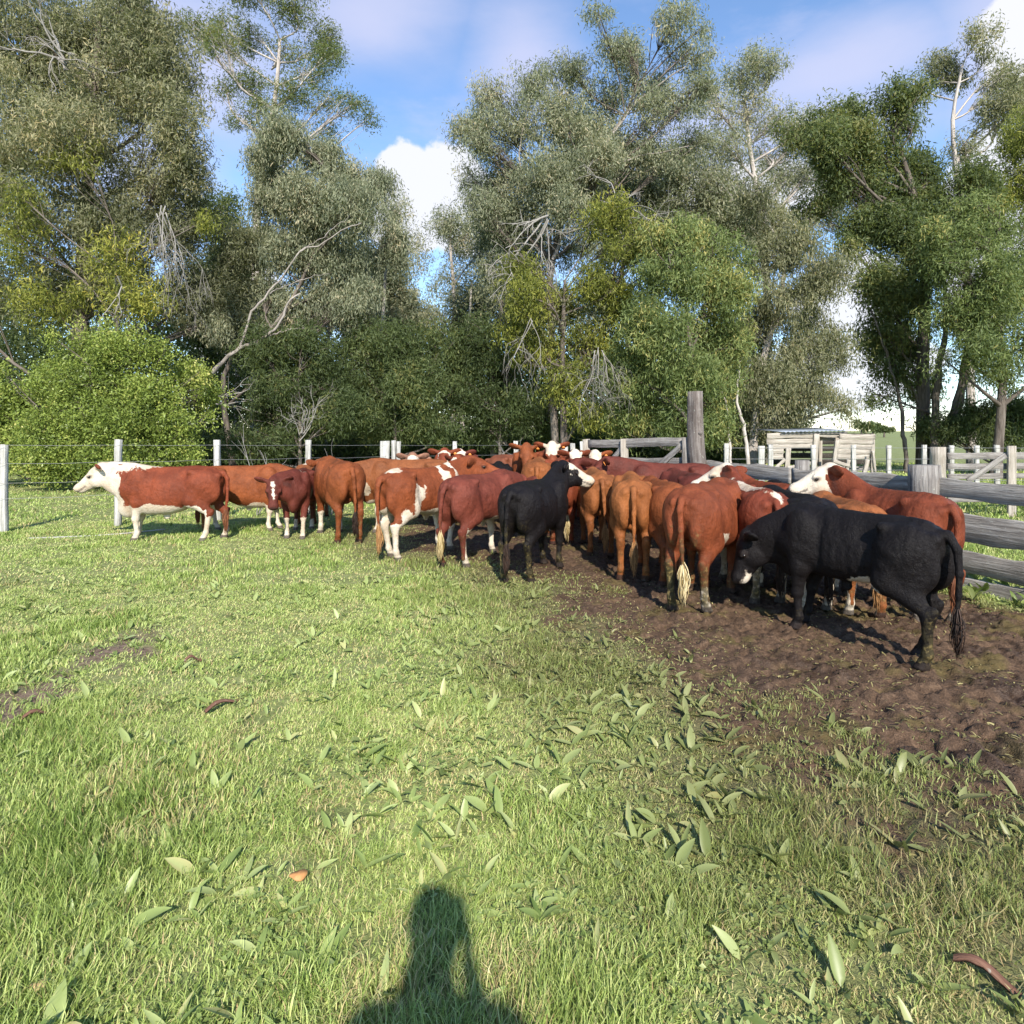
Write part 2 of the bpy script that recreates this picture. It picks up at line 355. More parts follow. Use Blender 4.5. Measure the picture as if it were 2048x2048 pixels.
# ------------------------------------------------------------------ grass, weeds, litter
def sample(y0, y1, dens, side=1.6):
    """random points over the part of the paddock in front of the camera"""
    w1 = 0.86*y1+side; n = int(dens*2*w1*(y1-y0)); x = R.uniform(-w1, w1, n); y = R.uniform(y0, y1, n)
    k = np.abs(x) < 0.86*y+side; return x[k], y[k]
def blades(x, y, hgt_, wid, lean, tint, flat=0.3):
    """curved three-segment blades that bow over under their own weight"""
    n = len(x); z = hgt(x, y); la = R.uniform(0, 2*np.pi, n)+1.2*np.sin(x*2.1)+1.2*np.cos(y*1.7)
    l0 = np.clip(lean*R.uniform(0.05, 1.2, n), 0, 1.45); bend = R.uniform(0.1, 0.95, n)*(0.4+lean); tw = R.normal(0, .5, n)
    w = (wid*R.uniform(0.6, 1.3, n)/2)[:, None]; h = hgt_; P = np.stack([x, y, z-0.004], 1); pts = [P]; a = la.copy(); e = l0.copy()
    for k in range(3):
        d = np.stack([np.cos(a)*np.sin(e), np.sin(a)*np.sin(e), np.cos(e)], 1); q = pts[-1]+d*(h/3)[:, None]
        q[:, 2] = np.maximum(q[:, 2], z+0.004+.004*k); pts.append(q); e = np.clip(e+bend*.6, 0, 1.9); a = a+tw
    ra = R.uniform(0, np.pi, n); pr = np.stack([-np.sin(la+ra*.3), np.cos(la+ra*.3), np.zeros(n)], 1)*w
    V = np.stack([pts[0]-pr, pts[0]+pr, pts[1]+pr, pts[1]-pr, pts[2]+pr*.8, pts[2]-pr*.8, pts[3]], 1).reshape(-1, 3); i = np.arange(n)*7
    Q = np.concatenate([np.stack([i, i+1, i+2, i+3], 1), np.stack([i+3, i+2, i+4, i+5], 1)])
    return V, Q, np.stack([i+5, i+4, i+6], 1), np.repeat(tint, 7), np.repeat(np.clip(dirty(x, y)*R.uniform(.3, 1.25, n), 0, 1), 7)
def grass():
    Vs, Qs, Ts, As, Bs = [], [], [], [], []; n = 0
    for y0, y1, dens, w, hs in ((0.6, 1.6, 4000, 0.0030, 1.1), (1.6, 2.6, 21000, 0.0029, 1.15), (2.6, 4.2, 13000, 0.0038, 1.1), (4.2, 7, 5400, 0.0055, 1.0), (7, 12, 2000, 0.0085, 0.9), (12, 22, 340, 0.018, 1.0), (22, 34, 70, 0.03, 1.4)):
        x, y = sample(y0, y1, dens)
        m = mud(x, y); b = bare(x, y)
        lush = fbm(x*1.1+20, y*1.1, 3); pat = fbm(x*3.1, y*3.1+70, 3); fine = fbm(x*9, y*9, 2); th = smst(fbm(x*2.6+33, y*2.6, 3), .53, .68)
        keep = (R.random(len(x)) > m**.7*1.06) & (R.random(len(x)) > b*0.9) & (R.random(len(x)) < 0.55+smst(fine, 0.3, 0.55)*0.5-.35*th)
        x, y, m, lush, pat, th = x[keep], y[keep], m[keep], lush[keep], pat[keep], th[keep]
        h = (0.026+0.032*smst(lush, 0.35, 0.7)+0.030*smst(pat, 0.5, 0.75)+.03*smst(y, 2.6, 1.6)*smst(lush, .4, .6))*hs*(1-0.45*m)*R.uniform(0.5, 1.35, len(x))
        beyond = (x > 5.2-0.35*(y-5.5)) & (y > 4)
        h = np.where(beyond, h*1.8, h)
        tint = 0.26+0.85*(1-lush)*0.62+(R.random(len(x))-0.5)*0.62+m*0.12-smst(pat, 0.5, 0.7)*0.15
        tint = np.where(R.random(len(x)) < 0.06+0.2*m+.38*th, R.uniform(0.82, 1.0, len(x)), tint)
        tint = np.where(beyond, tint-0.1, tint)
        V, Q, T, A, B = blades(x, y, h, w*1.15, 0.85+0.35*m-.45*smst(lush, .45, .65), np.clip(tint, 0, 1))
        Vs.append(V); Qs.append(Q+n); Ts.append(T+n); As.append(A); Bs.append(B); n += len(V)
    tag(mesh_np('grass', np.concatenate(Vs), [np.concatenate(Qs), np.concatenate(Ts)], M_GRASS, attrs={'tint': np.concatenate(As), 'soil': np.concatenate(Bs)}), 'short green paddock grass in front of and around the cattle', 'grass', kind='stuff')
grass()

def leafblade(mb, base, yaw, elev, L, w, tint, curl=0.6, n=6, twist=0):
    """a broad strap-shaped leaf with a raised midrib"""
    d = np.array([math.cos(yaw), math.sin(yaw), 0]); s = np.array([-math.sin(yaw), math.cos(yaw), 0.0]); p = np.array(base, float); V = []; A = []
    e = elev
    for i in range(n+1):
        t = i/n; ww = w*0.5*max(0.06, math.sin(math.pi*min(1, t**0.75))**0.8)*(0.35 if t < 0.15 else 1) if i < n else 0.001
        f = d*math.cos(e)+np.array([0, 0, 1])*math.sin(e); up = np.array([0, 0, 1])*math.cos(e)-d*math.sin(e)
        sd = s*math.cos(twist)+up*math.sin(twist)
        V += [p-sd*ww+up*ww*0.35, p, p+sd*ww+up*ww*0.35]; A += [tint, tint-0.12, tint]
        p = p+f*(L/n); e -= curl/n*(0.5+t)
    Q = []
    for i in range(n):
        a = i*3; Q += [(a, a+1, a+4, a+3), (a+1, a+2, a+5, a+4)]
    mb.add(V, Q, None, np.stack([A, A, A], 1))
def weeds():
    mb = MB()
    for y0, y1, dens in ((1.1, 2.2, 130), (2.2, 4.5, 140), (4.5, 7.5, 75), (7.5, 12, 10.0)):
        x, y = sample(y0, y1, dens, 0.8)
        for a, b in zip(x, y):
            m = float(mud(np.array([a]), np.array([b]))[0]); cl = float(fbm(np.array([a*0.9+50]), np.array([b*0.9]), 2)[0])
            side = 0.30+0.95*float(smst(np.array([a/max(b, 1)]), -.35, 0.12))
            if R.random() > side*(0.45+2.6*max(0, (cl-0.42)*2))*(1-m)**1.6: continue
            z = float(hgt(np.array([a]), np.array([b]))[0]); k = R.integers(1, 5); y_0 = R.uniform(0, 6.3)
            big = R.uniform(0.5, 1.15)*(1 if b < 4 else .85)
            for j in range(k):
                L = R.uniform(0.055, 0.14)*big
                leafblade(mb, (a+R.normal(0, .008), b+R.normal(0, .008), z+0.004), y_0+j*2.4+R.normal(0, .4), R.uniform(0.05, 0.95), L, L*R.uniform(0.22, 0.35), min(1, max(0, R.normal(0.62, 0.25))), R.uniform(-0.1, 0.7), 6, R.normal(0, .35))
    for y0, y1, dens in ((1.5, 2.6, 700), (2.6, 4.5, 420), (4.5, 7, 160)):
        x, y = sample(y0, y1, dens, 0.3); pt = fbm(x*2.2+80, y*2.2, 3); k = (pt > .52) & (R.random(len(x)) > mud(x, y)*1.2); x, y = x[k], y[k]; z = hgt(x, y)
        for a, b, c in zip(x, y, z):
            y_0 = R.uniform(0, 6.3); L = R.uniform(.012, .026)
            for j in range(R.integers(1, 4)): leafblade(mb, (a, b, c+R.uniform(.01, .035)), y_0+j*2.1, R.uniform(-.1, .6), L, L*R.uniform(.5, .85), min(1, max(0, R.normal(.38, .2))), .3, 2, R.normal(0, .3))
    # taller weeds at the foot of the rail fence
    for i in range(110):
        yy = R.uniform(4.4, 9); xx = 5.35-0.35*(yy-5.5)+R.normal(0.0, 0.22); k = R.integers(3, 8); y_0 = R.uniform(0, 6)
        for j in range(k):
            L = R.uniform(0.12, 0.26); leafblade(mb, (xx, yy, 0.0), y_0+j*2.1+R.normal(0, .3), R.uniform(0.5, 1.3), L, L*0.26, min(1, max(0, R.normal(0.3, 0.2))), R.uniform(0.5, 1.3), 6, R.normal(0, .3))
    f = mesh_np('broadleaf_weeds', np.concatenate(mb.V), [np.concatenate(mb.Q)], M_WEED, attrs={'tint': np.concatenate(mb.A)[:, 0], 'soil': .75*dirty(np.concatenate(mb.V)[:, 0], np.concatenate(mb.V)[:, 1])}, smooth=True)
    tag(f, 'pale green broad-leaved weeds growing through the grass', 'weeds', kind='stuff')
weeds()
def litter():
    x, y = sample(1.6, 11, 800, 0.6); m = np.maximum(mud(x, y), .35*dirty(x, y)); k = (m > 0.12) & (R.random(len(x)) < np.clip(1.3-m*0.85, 0.12, 1)*np.clip(m*2.4, 0, 1)*smst(fbm(x*3, y*3, 3), 0.3, 0.6)); x, y = x[k], y[k]; n = len(x)
    z = hgt(x, y)+R.uniform(0.003, 0.012, n); a = R.uniform(0, 6.3, n); L = R.uniform(0.012, 0.045, n); w = R.uniform(0.0016, 0.005, n); t = R.normal(0, .25, n)
    d = np.stack([np.cos(a), np.sin(a), t], 1)*L[:, None]/1; s_ = np.stack([-np.sin(a), np.cos(a), R.normal(0, .3, n)], 1)*w[:, None]; P = np.stack([x, y, z], 1)
    V = np.stack([P-d/2-s_, P-d/2+s_, P+s_+[0, 0, 0.003], P-s_+[0, 0, 0.003], P+d/2+s_*0.6, P+d/2-s_*0.6], 1).reshape(-1, 3); i = np.arange(n)*6
    Q = np.concatenate([np.stack([i, i+1, i+2, i+3], 1), np.stack([i+3, i+2, i+4, i+5], 1)])
    tag(mesh_np('straw_litter', V, [Q], M_STRAW, attrs={'tint': np.repeat(R.random(n), 6)}), 'scattered yellowish straw and chewed grass trodden into the mud', 'litter', kind='stuff')
litter()

# ------------------------------------------------------------------ signed-distance modelling (for the animals)
class SDF:
    def __init__(s, lo, hi, vx):
        s.vx = vx; s.lo = np.array(lo, float); s.n = np.ceil((np.array(hi)-s.lo)/vx).astype(int)+1
        s.g = [s.lo[i]+np.arange(s.n[i])*vx for i in range(3)]; s.f = np.full(tuple(s.n), 1.0, np.float32)
    def sub(s, lo, hi, m=0.13):
        sl = []
        for i in range(3):
            a = int(np.clip(math.floor((lo[i]-m-s.lo[i])/s.vx), 0, s.n[i])); b = int(np.clip(math.ceil((hi[i]+m-s.lo[i])/s.vx)+1, 0, s.n[i])); sl.append(slice(a, b))
        return tuple(sl), s.g[0][sl[0]][:, None, None], s.g[1][sl[1]][None, :, None], s.g[2][sl[2]][None, None, :]
    def put(s, sl, d, k):
        a = s.f[sl]
        if k > 0:
            h = np.maximum(k-np.abs(a-d), 0)/k; s.f[sl] = np.minimum(a, d)-h*h*k*0.25
        else: s.f[sl] = np.minimum(a, d)
    def cap(s, a, b, ra, rb, k=0.04, flat=1.0):
        """tapered capsule; flat < 1 makes it thinner across y"""
        a = np.asarray(a, float); b = np.asarray(b, float); r = max(ra, rb)
        sl, X, Y, Z = s.sub(np.minimum(a, b)-r, np.maximum(a, b)+r)
        if 0 in [q.stop-q.start for q in sl]: return
        ba = b-a; den = ba @ ba+1e-9; x, y, z = X-a[0], Y-a[1], Z-a[2]
        t = np.clip((x*ba[0]+y*ba[1]+z*ba[2])/den, 0, 1)
        d = np.sqrt((x-t*ba[0])**2+((y-t*ba[1])/flat)**2+(z-t*ba[2])**2)-(ra+(rb-ra)*t)
        s.put(sl, d*(flat if flat < 1 else 1), k)
    def ell(s, c, r, k=0.04, M=None):
        c = np.asarray(c, float); r = np.asarray(r, float)
        e = r if M is None else np.sqrt(((np.asarray(M)*r[None, :])**2).sum(1))
        sl, X, Y, Z = s.sub(c-e, c+e)
        if 0 in [q.stop-q.start for q in sl]: return
        x, y, z = X-c[0], Y-c[1], Z-c[2]
        if M is not None:
            M = np.asarray(M); x, y, z = x*M[0, 0]+y*M[1, 0]+z*M[2, 0], x*M[0, 1]+y*M[1, 1]+z*M[2, 1], x*M[0, 2]+y*M[1, 2]+z*M[2, 2]
        k0 = np.sqrt((x/r[0])**2+(y/r[1])**2+(z/r[2])**2); k1 = np.sqrt((x/r[0]**2)**2+(y/r[1]**2)**2+(z/r[2]**2)**2)
        s.put(sl, k0*(k0-1)/np.maximum(k1, 1e-6), k)
    def mesh(s):
        f = s.f; ins = f < 0; nx, ny, nz = f.shape
        c = np.zeros((nx-1, ny-1, nz-1), np.uint8)
        for i in (0, 1):
            for j in (0, 1):
                for k in (0, 1): c += ins[i:nx-1+i, j:ny-1+j, k:nz-1+k]
        act = (c > 0) & (c < 8); idx = np.full(act.shape, -1, np.int64); I = np.argwhere(act); idx[act] = np.arange(len(I))
        P = np.zeros((len(I), 3)); Cn = np.zeros(len(I)); cor = [(i, j, k) for i in (0, 1) for j in (0, 1) for k in (0, 1)]
        val = {q: f[I[:, 0]+q[0], I[:, 1]+q[1], I[:, 2]+q[2]] for q in cor}
        for a in cor:
            for ax in range(3):
                if a[ax]: continue
                b = list(a); b[ax] = 1; b = tuple(b); va, vb = val[a], val[b]; m = (va < 0) != (vb < 0)
                t = np.where(m, va/np.where(m, va-vb, 1), 0); q = np.tile(np.array(a, float), (len(I), 1)); q[:, ax] += t
                P[m] += q[m]; Cn[m] += 1
        V = s.lo+(I+P/Cn[:, None])*s.vx; Q = []
        for ax in range(3):
            sh = [slice(1, -1)]*3; sh[ax] = slice(0, -1); sh2 = list(sh); sh2[ax] = slice(1, None)
            A = ins[tuple(sh)]; B = ins[tuple(sh2)]; E = np.argwhere(A != B)
            off = [1, 1, 1]; off[ax] = 0; E0 = E+off; u, v = [(1, 2), (2, 0), (0, 1)][ax]
            du = np.zeros(3, int); du[u] = 1; dv = np.zeros(3, int); dv[v] = 1
            g = lambda q: idx[q[:, 0], q[:, 1], q[:, 2]]
            q = np.stack([g(E0-du-dv), g(E0-dv), g(E0), g(E0-du)], 1); flip = ~A[E[:, 0], E[:, 1], E[:, 2]]
            q[flip] = q[flip][:, ::-1]; Q.append(q)
        Q = np.concatenate(Q); Q = Q[(Q >= 0).all(1)]
        return V, Q

# ------------------------------------------------------------------ cattle
def m_coat():
    s = NT('cattle_coat'); p = s.obj(); base = s.attr('coat', 'Color')
    wh = s.attr('white'); dk = s.attr('dark'); st = s.attr('stain')
    oi = s.N.new('ShaderNodeObjectInfo'); rv = oi.outputs['Random']
    vm = s.N.new('ShaderNodeVectorMath'); vm.operation = 'ADD'; s.L.new(p, vm.inputs[0]); s.L.new(rv, vm.inputs[1]); pv = vm.outputs[0]
    n1 = s.noise(pv, 4.0, 4, 0.6); n2 = s.noise(pv, 24, 4, 0.6); hair = s.noise(s.scale(pv, (20, 48, 12)), 1.5, 6, 0.75, 1.6)
    b1 = s.mix(s.sm(n1, 0.34, 0.66), s.mix(0.30, base, (0.006, 0.004, 0.004)), s.mix(1.0, base, (1.18, 1.2, 1.2), 'MULTIPLY'))
    b1 = s.mix(0.85, base, b1)
    b1 = s.mix(s.math('MULTIPLY', s.sm(hair, 0.42, 0.62), 0.42), b1, s.mix(0.65, b1, (0.008, 0.005, 0.004)))
    w = s.math('ADD', wh, s.math('MULTIPLY', s.math('SUBTRACT', n2, 0.5), 0.07))
    w = s.math('ADD', w, s.math('MULTIPLY', s.math('SUBTRACT', n1, 0.5), 0.16))
    wm = s.sm(w, -0.006, 0.008)
    whc = s.mix(s.sm(n1, 0.35, 0.7), (0.60, 0.53, 0.43), (0.46, 0.36, 0.26))
    c = s.mix(wm, b1, whc)
    dirt = s.math('MULTIPLY', s.sm(s.math('ADD', s.math('MULTIPLY', st, 0.35), s.noise(pv, 19, 5, 0.7)), 0.66, 0.86), 0.85, clamp=True)
    c = s.mix(s.math('MULTIPLY', dirt, st, clamp=True), c, s.mix(s.sm(n2, 0.5, 0.66), (0.060, 0.048, 0.022), (0.24, 0.18, 0.07)))
    c = s.mix(dk, c, (0.030, 0.022, 0.020))
    h = s.math('ADD', s.math('MULTIPLY', hair, 0.5), s.math('MULTIPLY', n2, 0.55))
    s.bsdf(c, 0.5, s.bump(h, 0.9, 0.022), 0.15, 0.0); return s.m
M_COAT = m_coat()
s = NT('wet_dark_eye'); s.bsdf((0.012, 0.008, 0.006), 0.12, None, 0.6); M_EYE = s.m
s = NT('orange_plastic_tag'); s.bsdf((0.78, 0.27, 0.06), 0.5, None, 0.4); M_TAG = s.m
def m_hair(name, c1, c2):
    s = NT(name); s.bsdf(s.ramp(s.attr('tint'), ((0, c1), (1, c2))), 0.6, None, 0.25); return s.m
HAIR = {'dark': m_hair('dark_tail_hair', (0.015, 0.010, 0.008), (0.06, 0.035, 0.025)), 'brown': m_hair('red_brown_tail_hair', (0.11, 0.04, 0.02), (0.28, 0.11, 0.05)),
        'pale': m_hair('dung_stained_cream_tail_hair', (0.22, 0.15, 0.05), (0.70, 0.58, 0.34)), 'tan': m_hair('tan_tail_hair', (0.20, 0.10, 0.04), (0.44, 0.24, 0.10))}

TX = [-.78, -.74, -.68, -.58, -.44, -.20, .05, .25, .40, .52, .62, .70]
TT = [.98, 1.07, 1.12, 1.155, 1.170, 1.140, 1.135, 1.150, 1.175, 1.165, 1.10, .96]
TB = [.90, .80, .72, .64, .585, .505, .470, .470, .490, .52, .58, .74]
TW = [.07, .13, .17, .205, .228, .262, .275, .258, .225, .195, .165, .09]

def rotz(v, a): return np.array([v[0]*math.cos(a)-v[1]*math.sin(a), v[0]*math.sin(a)+v[1]*math.cos(a), v[2]])

GROUP = 'herd of cattle crowded in the yard'
def cow(label, hind, heading, scale=1.0, base=(.26, .08, .035), neck=(0, 28), head=(0, -30), legs=(0, 0, 0, 0), face='none', belly=None, socks=(0, 0),
        patches=(), tail=0.0, tuft='dark', tagc=True, vx=0.018, fat=1.0, stain=0.5, points=0.0, crest=False, tail_pts=None, stretch=1.0, whitetail=False, tagside=1, nl=0.52, deep=0.0, wn=.10):
    """hind: ground point midway between the hind hooves; heading: degrees turned left from 'facing away from the camera';
    neck: (yaw, elevation) of the neck; head: (yaw, pitch) of the muzzle, all relative to the body"""
    ny_, np_ = math.radians(neck[0]), math.radians(neck[1]); hy_, hp_ = math.radians(head[0]), math.radians(head[1])
    nb = np.array([.50, 0, .98]); nd = np.array([math.cos(ny_)*math.cos(np_), math.sin(ny_)*math.cos(np_), math.sin(np_)])
    poll = nb+nd*nl
    fh = np.array([math.cos(hy_)*math.cos(hp_), math.sin(hy_)*math.cos(hp_), math.sin(hp_)]); sh = np.array([-math.sin(hy_), math.cos(hy_), 0.]); uh = np.cross(fh, sh)
    Mh = np.stack([fh, sh, uh], 1); HS = 1.13; hp = lambda x, y, z: poll+Mh @ (np.array([x, y, z])*HS)
    mz = hp(.48, 0, -.12); e1, e2 = hp(-.03, .27, -.04), hp(-.03, -.27, -.04)
    pts = np.array([poll, mz, e1, e2]); lo = np.minimum([-.95, -.36, -.01], pts.min(0)-.13); hi = np.maximum([.80, .36, 1.24], pts.max(0)+.13)
    S = SDF([lo[0], lo[1], -.03], hi, vx)
    # trunk: lofted cross-sections
    xs = S.g[0]; top = np.interp(xs, TX, TT); bot = np.interp(xs, TX, TB); w = np.interp(xs, TX, TW)*fat
    sv = R.uniform(0, 6.28, 6); top = top+.010*np.sin(xs*4+sv[0])+.006*np.sin(xs*9+sv[1]); bot = bot+.014*np.sin(xs*3.5+sv[2]); w = w*(.87+.03*np.sin(sv[3]))*(1+.03*np.sin(xs*5+sv[4]))
    ker = np.exp(-np.linspace(-2, 2, 9)**2); ker /= ker.sum()
    pad = lambda a: np.convolve(np.pad(a, 4, mode='edge'), ker, 'valid')
    top, bot, w = pad(top), pad(bot), pad(w); bot = bot-(fat-1)*0.12+0.034-deep*np.clip((xs+.6)/.5, 0, 1)
    cz = (top+bot)/2*0.5+(bot+(top-bot)*0.46)*0.5; hh = (top-bot)/2
    Y, Z = S.g[1][None, :, None], S.g[2][None, None, :]
    zz = (Z-((top+bot)/2)[:, None, None])/hh[:, None, None]
    ww = w[:, None, None]*(1-0.10*np.clip(zz, -1, 1)-0.12*np.clip(zz, 0, 1)**2)
    r = (np.abs(Y/ww)**2.35+np.abs(zz)**2.35)**(1/2.35)
    d = (r-1)*np.minimum(w, hh)[:, None, None]*0.9
    Xg = xs[:, None, None]; side_ = np.clip((np.abs(Y)-.08)/.08, 0, 1)
    d = d+side_*(.030*np.exp(-((Xg+.25)/.085)**2-((Z-1.0)/.075)**2)+.016*np.exp(-((Xg-.17)/.045)**2-((Z-.85)/.2)**2)+.0018*np.sin(Xg*2*np.pi/.085+Z*3)*np.exp(-((Xg+.02)/.16)**4-((Z-.82)/.18)**4)+.012*np.exp(-((Xg+.30)/.07)**2-((Z-.66)/.10)**2))
    ex = np.maximum(np.maximum(-.77-xs, xs-.69), 0)[:, None, None]
    d = np.where(ex > 0, np.maximum(d, 0)+ex*1.0+0.01, d)
    S.put((slice(None),)*3, d.astype(np.float32), 0.0)
    # spine, hips, pins, brisket, flank
    S.cap((-.62, 0, 1.10), (.38, 0, 1.10), .045, .055, .07)
    for q in (1, -1):
        S.ell((-.40, q*.175, 1.085), (.055, .055, .045), .06)            # hip bone
        S.ell((-.735, q*.090, 1.02), (.055, .040, .055), .05)            # pin bone
        S.ell((-.55, q*.125, .93), (.20, .115, .20), .06)             # rump muscle
        S.ell((-.64, q*.105, .80), (.145, .085, .21), .05)            # buttock / back of thigh
        S.ell((.36, q*.165, .90), (.15, .085, .25), .07)              # shoulder blade
        S.ell((.52, q*.12, .82), (.12, .095, .14), .07)               # point of shoulder
    S.ell((.57, 0, .60-deep*.8), (.15, .085, .15), .08)                        # brisket
    S.ell((-.76, 0, 1.055), (.05, .04, .045), .05)                    # tail head
    # legs: hind left, hind right, fore left, fore right
    for i, q in enumerate((1, -1)):
        dx = legs[i]; sp = .145+0.01*q*0
        S.cap((-.50, q*.15, .88), (-.40+dx*.2, q*.185, .64), .165, .105, .06, .72)
        S.cap((-.56, q*.13, .78), (-.58+dx*.4, q*.145, .55), .13, .075, .05, .75)
        S.cap((-.42+dx*.2, q*.18, .64), (-.655+dx*.6, q*.145, .45), .095, .052, .05, .85)
        S.cap((-.70+dx*.6, q*.145, .475), (-.66+dx*.62, q*.145, .40), .034, .040, .03)     # point of hock
        S.cap((-.655+dx*.6, q*.145, .43), (-.625+dx*.95, q*.142, .15), .043, .033, .03)
        S.ell((-.622+dx*.95, q*.142, .135), (.043, .040, .042), .02)
        S.cap((-.62+dx*.95, q*.142, .12), (-.59+dx, q*.142, .06), .036, .043, .02)
        S.cap((-.59+dx, q*.142, .05), (-.575+dx, q*.142, .01), .046, .058, .01)
        dx = legs[i+2]
        S.cap((.40, q*.155, .78), (.36+dx*.15, q*.165, .60), .105, .080, .05, .85)
        S.cap((.37+dx*.15, q*.16, .62), (.41+dx*.5, q*.145, .37), .078, .048, .04)
        S.ell((.415+dx*.5, q*.145, .355), (.050, .046, .055), .03)
        S.cap((.415+dx*.5, q*.145, .34), (.41+dx*.9, q*.140, .14), .039, .032, .03)
        S.ell((.41+dx*.9, q*.14, .13), (.041, .039, .040), .02)
        S.cap((.41+dx*.9, q*.14, .11), (.435+dx, q*.14, .06), .035, .042, .02)
        S.cap((.435+dx, q*.14, .05), (.45+dx, q*.14, .01), .046, .057, .01)
    # neck: crest, middle and throat, bent towards the poll
    for a, ra, off, rb, ctl in (((.40, 0, 1.05), .115, (-.04, -.055), .088, .1), ((.50, 0, .93), .165, (.0, -.11), .118, .0), ((.56, 0, .76), .145, (.05, -.185), .085, -.05)):
        a = np.array(a); b = hp(off[0], 0, off[1]); mid = (a+b)/2+np.array([.10, 0, 0])*abs(math.sin(ny_))+np.array([0, 0, .02])
        P = [a*(1-t)**2+2*mid*t*(1-t)+b*t*t for t in np.linspace(0, 1, 5)]
        for j in range(4): S.cap(P[j], P[j+1], ra+(rb-ra)*j/4, ra+(rb-ra)*(j+1)/4, .07, .68)
    # head
    K = .035; he = lambda c, r_, k, M: S.ell(c, np.array(r_)*HS, k, M); hc = lambda a, b, ra, rb, k: S.cap(a, b, ra*HS, rb*HS, k)
    he(hp(.05, 0, -.06), (.115, .100, .095), K, Mh)
    hc(hp(.08, 0, -.055), hp(.32, 0, -.095), .086, .060, K); hc(hp(.10, 0, -.155), hp(.31, 0, -.135), .082, .052, K)
    he(hp(.36, 0, -.10), (.062, .078, .064), .03, Mh); he(hp(.335, 0, -.155), (.06, .052, .034), .02, Mh)
    he(hp(-.02, 0, .01), (.055, .065, .040), .03, Mh)
    for q in (1, -1):
        he(hp(.11, q*.055, -.14), (.095, .050, .105), .03, Mh)
        he(hp(.135, q*.084, -.040), (.040, .030, .030), .02, Mh)
        he(hp(.395, q*.04, -.085), (.022, .026, .024), .015, Mh)
        a1, a2 = .40*q, -.12*q
        er = np.array([[math.cos(a1), -math.sin(a1), 0], [math.sin(a1), math.cos(a1), 0], [0, 0, 1]])
        tl = np.array([[1, 0, 0], [0, math.cos(a2), -math.sin(a2)], [0, math.sin(a2), math.cos(a2)]])
        hc(hp(.0, q*.075, -.02), hp(-.03, q*.125, -.015), .032, .028, .02)
        he(hp(-.050, q*.185, -.035), (.026, .100, .062), .012, Mh @ er @ tl)
    # tail
    tp = tail_pts or [(-.79, 0, 1.06), (-.845, tail*.2, .97), (-.85, tail*.6, .80), (-.845, tail, .62), (-.83, tail*1.1, .46)]
    for j in range(len(tp)-1):
        rr = .034-.0045*j; S.cap(tp[j], tp[j+1], rr, rr-.004, .02)
    # belly details
    S.ell((.02, 0, .49-deep), (.05, .025, .05), .03)
    S.ell((-.46, 0, .60), (.09, .07, .055), .05)
    # flat hooves
    S.f = np.maximum(S.f, -(S.g[2][None, None, :])).astype(np.float32)
    V, Q = S.mesh()
    # tufty winter coat: small lumps along the surface
    ctr = np.stack([V[:, 0], V[:, 1]*.0, np.full(len(V), .85)], 1); dv = V-ctr; dv /= np.linalg.norm(dv, axis=1)[:, None]+1e-6
    tuf = (fbm(V[:, 0]*22+V[:, 1]*9+sv[5], V[:, 2]*15+V[:, 1]*17, 3)-.5); msk = np.clip((V[:, 2]-.5)/.2, 0, 1)*(np.linalg.norm(V-poll, axis=1) > .5)
    V = V+dv*(tuf*msk*.014)[:, None]
    # ---- coat
    q = (V-poll) @ Mh/HS; x, y, z = V[:, 0], V[:, 1], V[:, 2]
    ishead = np.clip((q[:, 0]+.02)/.08, 0, 1)*(np.linalg.norm(q-[.2, 0, -.08], axis=1) < .36)*(z > -1)
    ear = (np.abs(q[:, 1]) > .10) & (q[:, 0] < .06) & (np.linalg.norm(q, axis=1) < .34) & (x > .3)
    Wh = np.full(len(V), -.3)
    mx = lambda v: np.maximum(Wh, v)
    hd = ishead > .5
    if face == 'white': Wh = np.where(hd & ~ear, np.maximum(Wh, .12), Wh); Wh = np.where(~ear & (x > .35), np.maximum(Wh, .14-np.linalg.norm(q-[.06, 0, -.06], axis=1)*.9+wn), Wh)
    if face == 'front': Wh = np.where(hd & ~ear, np.maximum(Wh, np.maximum(np.minimum(q[:, 2]+.10, .095-np.abs(q[:, 1])*.9), q[:, 0]-.25)), Wh)
    if face == 'blaze': Wh = np.where(hd & ~ear, np.maximum(Wh, .038-np.abs(q[:, 1])+np.clip(.24-q[:, 0], -.3, 0)*.5), Wh)
    if face == 'poll': Wh = np.where((np.linalg.norm(q-[.02, 0, .0], axis=1) < .25), np.maximum(Wh, .115-np.linalg.norm((q-[.03, 0, .03])*[.7, 1, 1], axis=1)), Wh)
    if face == 'sides': Wh = np.where(hd & ~ear, np.maximum(Wh, np.maximum(.02-np.abs(np.abs(q[:, 1])-.085), .05-np.abs(q[:, 0]-.02))), Wh)
    if face == 'mottled': Wh = np.where(hd, .02, Wh)
    if face == 'chin': Wh = np.where(hd, np.maximum(Wh, np.minimum(q[:, 0]-.27, -.125-q[:, 2])), Wh)
    if face == 'muzzle': Wh = np.where(hd & ~ear, np.maximum(Wh, q[:, 0]-.30), Wh)
    if belly is not None:
        Wh = np.where((x > -.62) & (x < .70), np.maximum(Wh, (belly+.05*np.sin(x*6+1)-z)*.8-np.clip(np.abs(y)-.2, 0, 1)), Wh)
    fr = x > .1
    Wh = np.maximum(Wh, np.where(fr, socks[0], socks[1])-z)
    for pc, pr in patches:
        pc = np.array(pc); pr = np.array(pr); dd = (np.linalg.norm((V-pc)/pr, axis=1)-1)*pr.min(); Wh = np.maximum(Wh, -dd)
    if crest: Wh = np.where((x > .30) & (z > .95), np.maximum(Wh, .05-np.abs(y)*.5), Wh)
    base = np.array(base)
    lowdark = np.clip((.5-z)/.5, 0, 1)*points
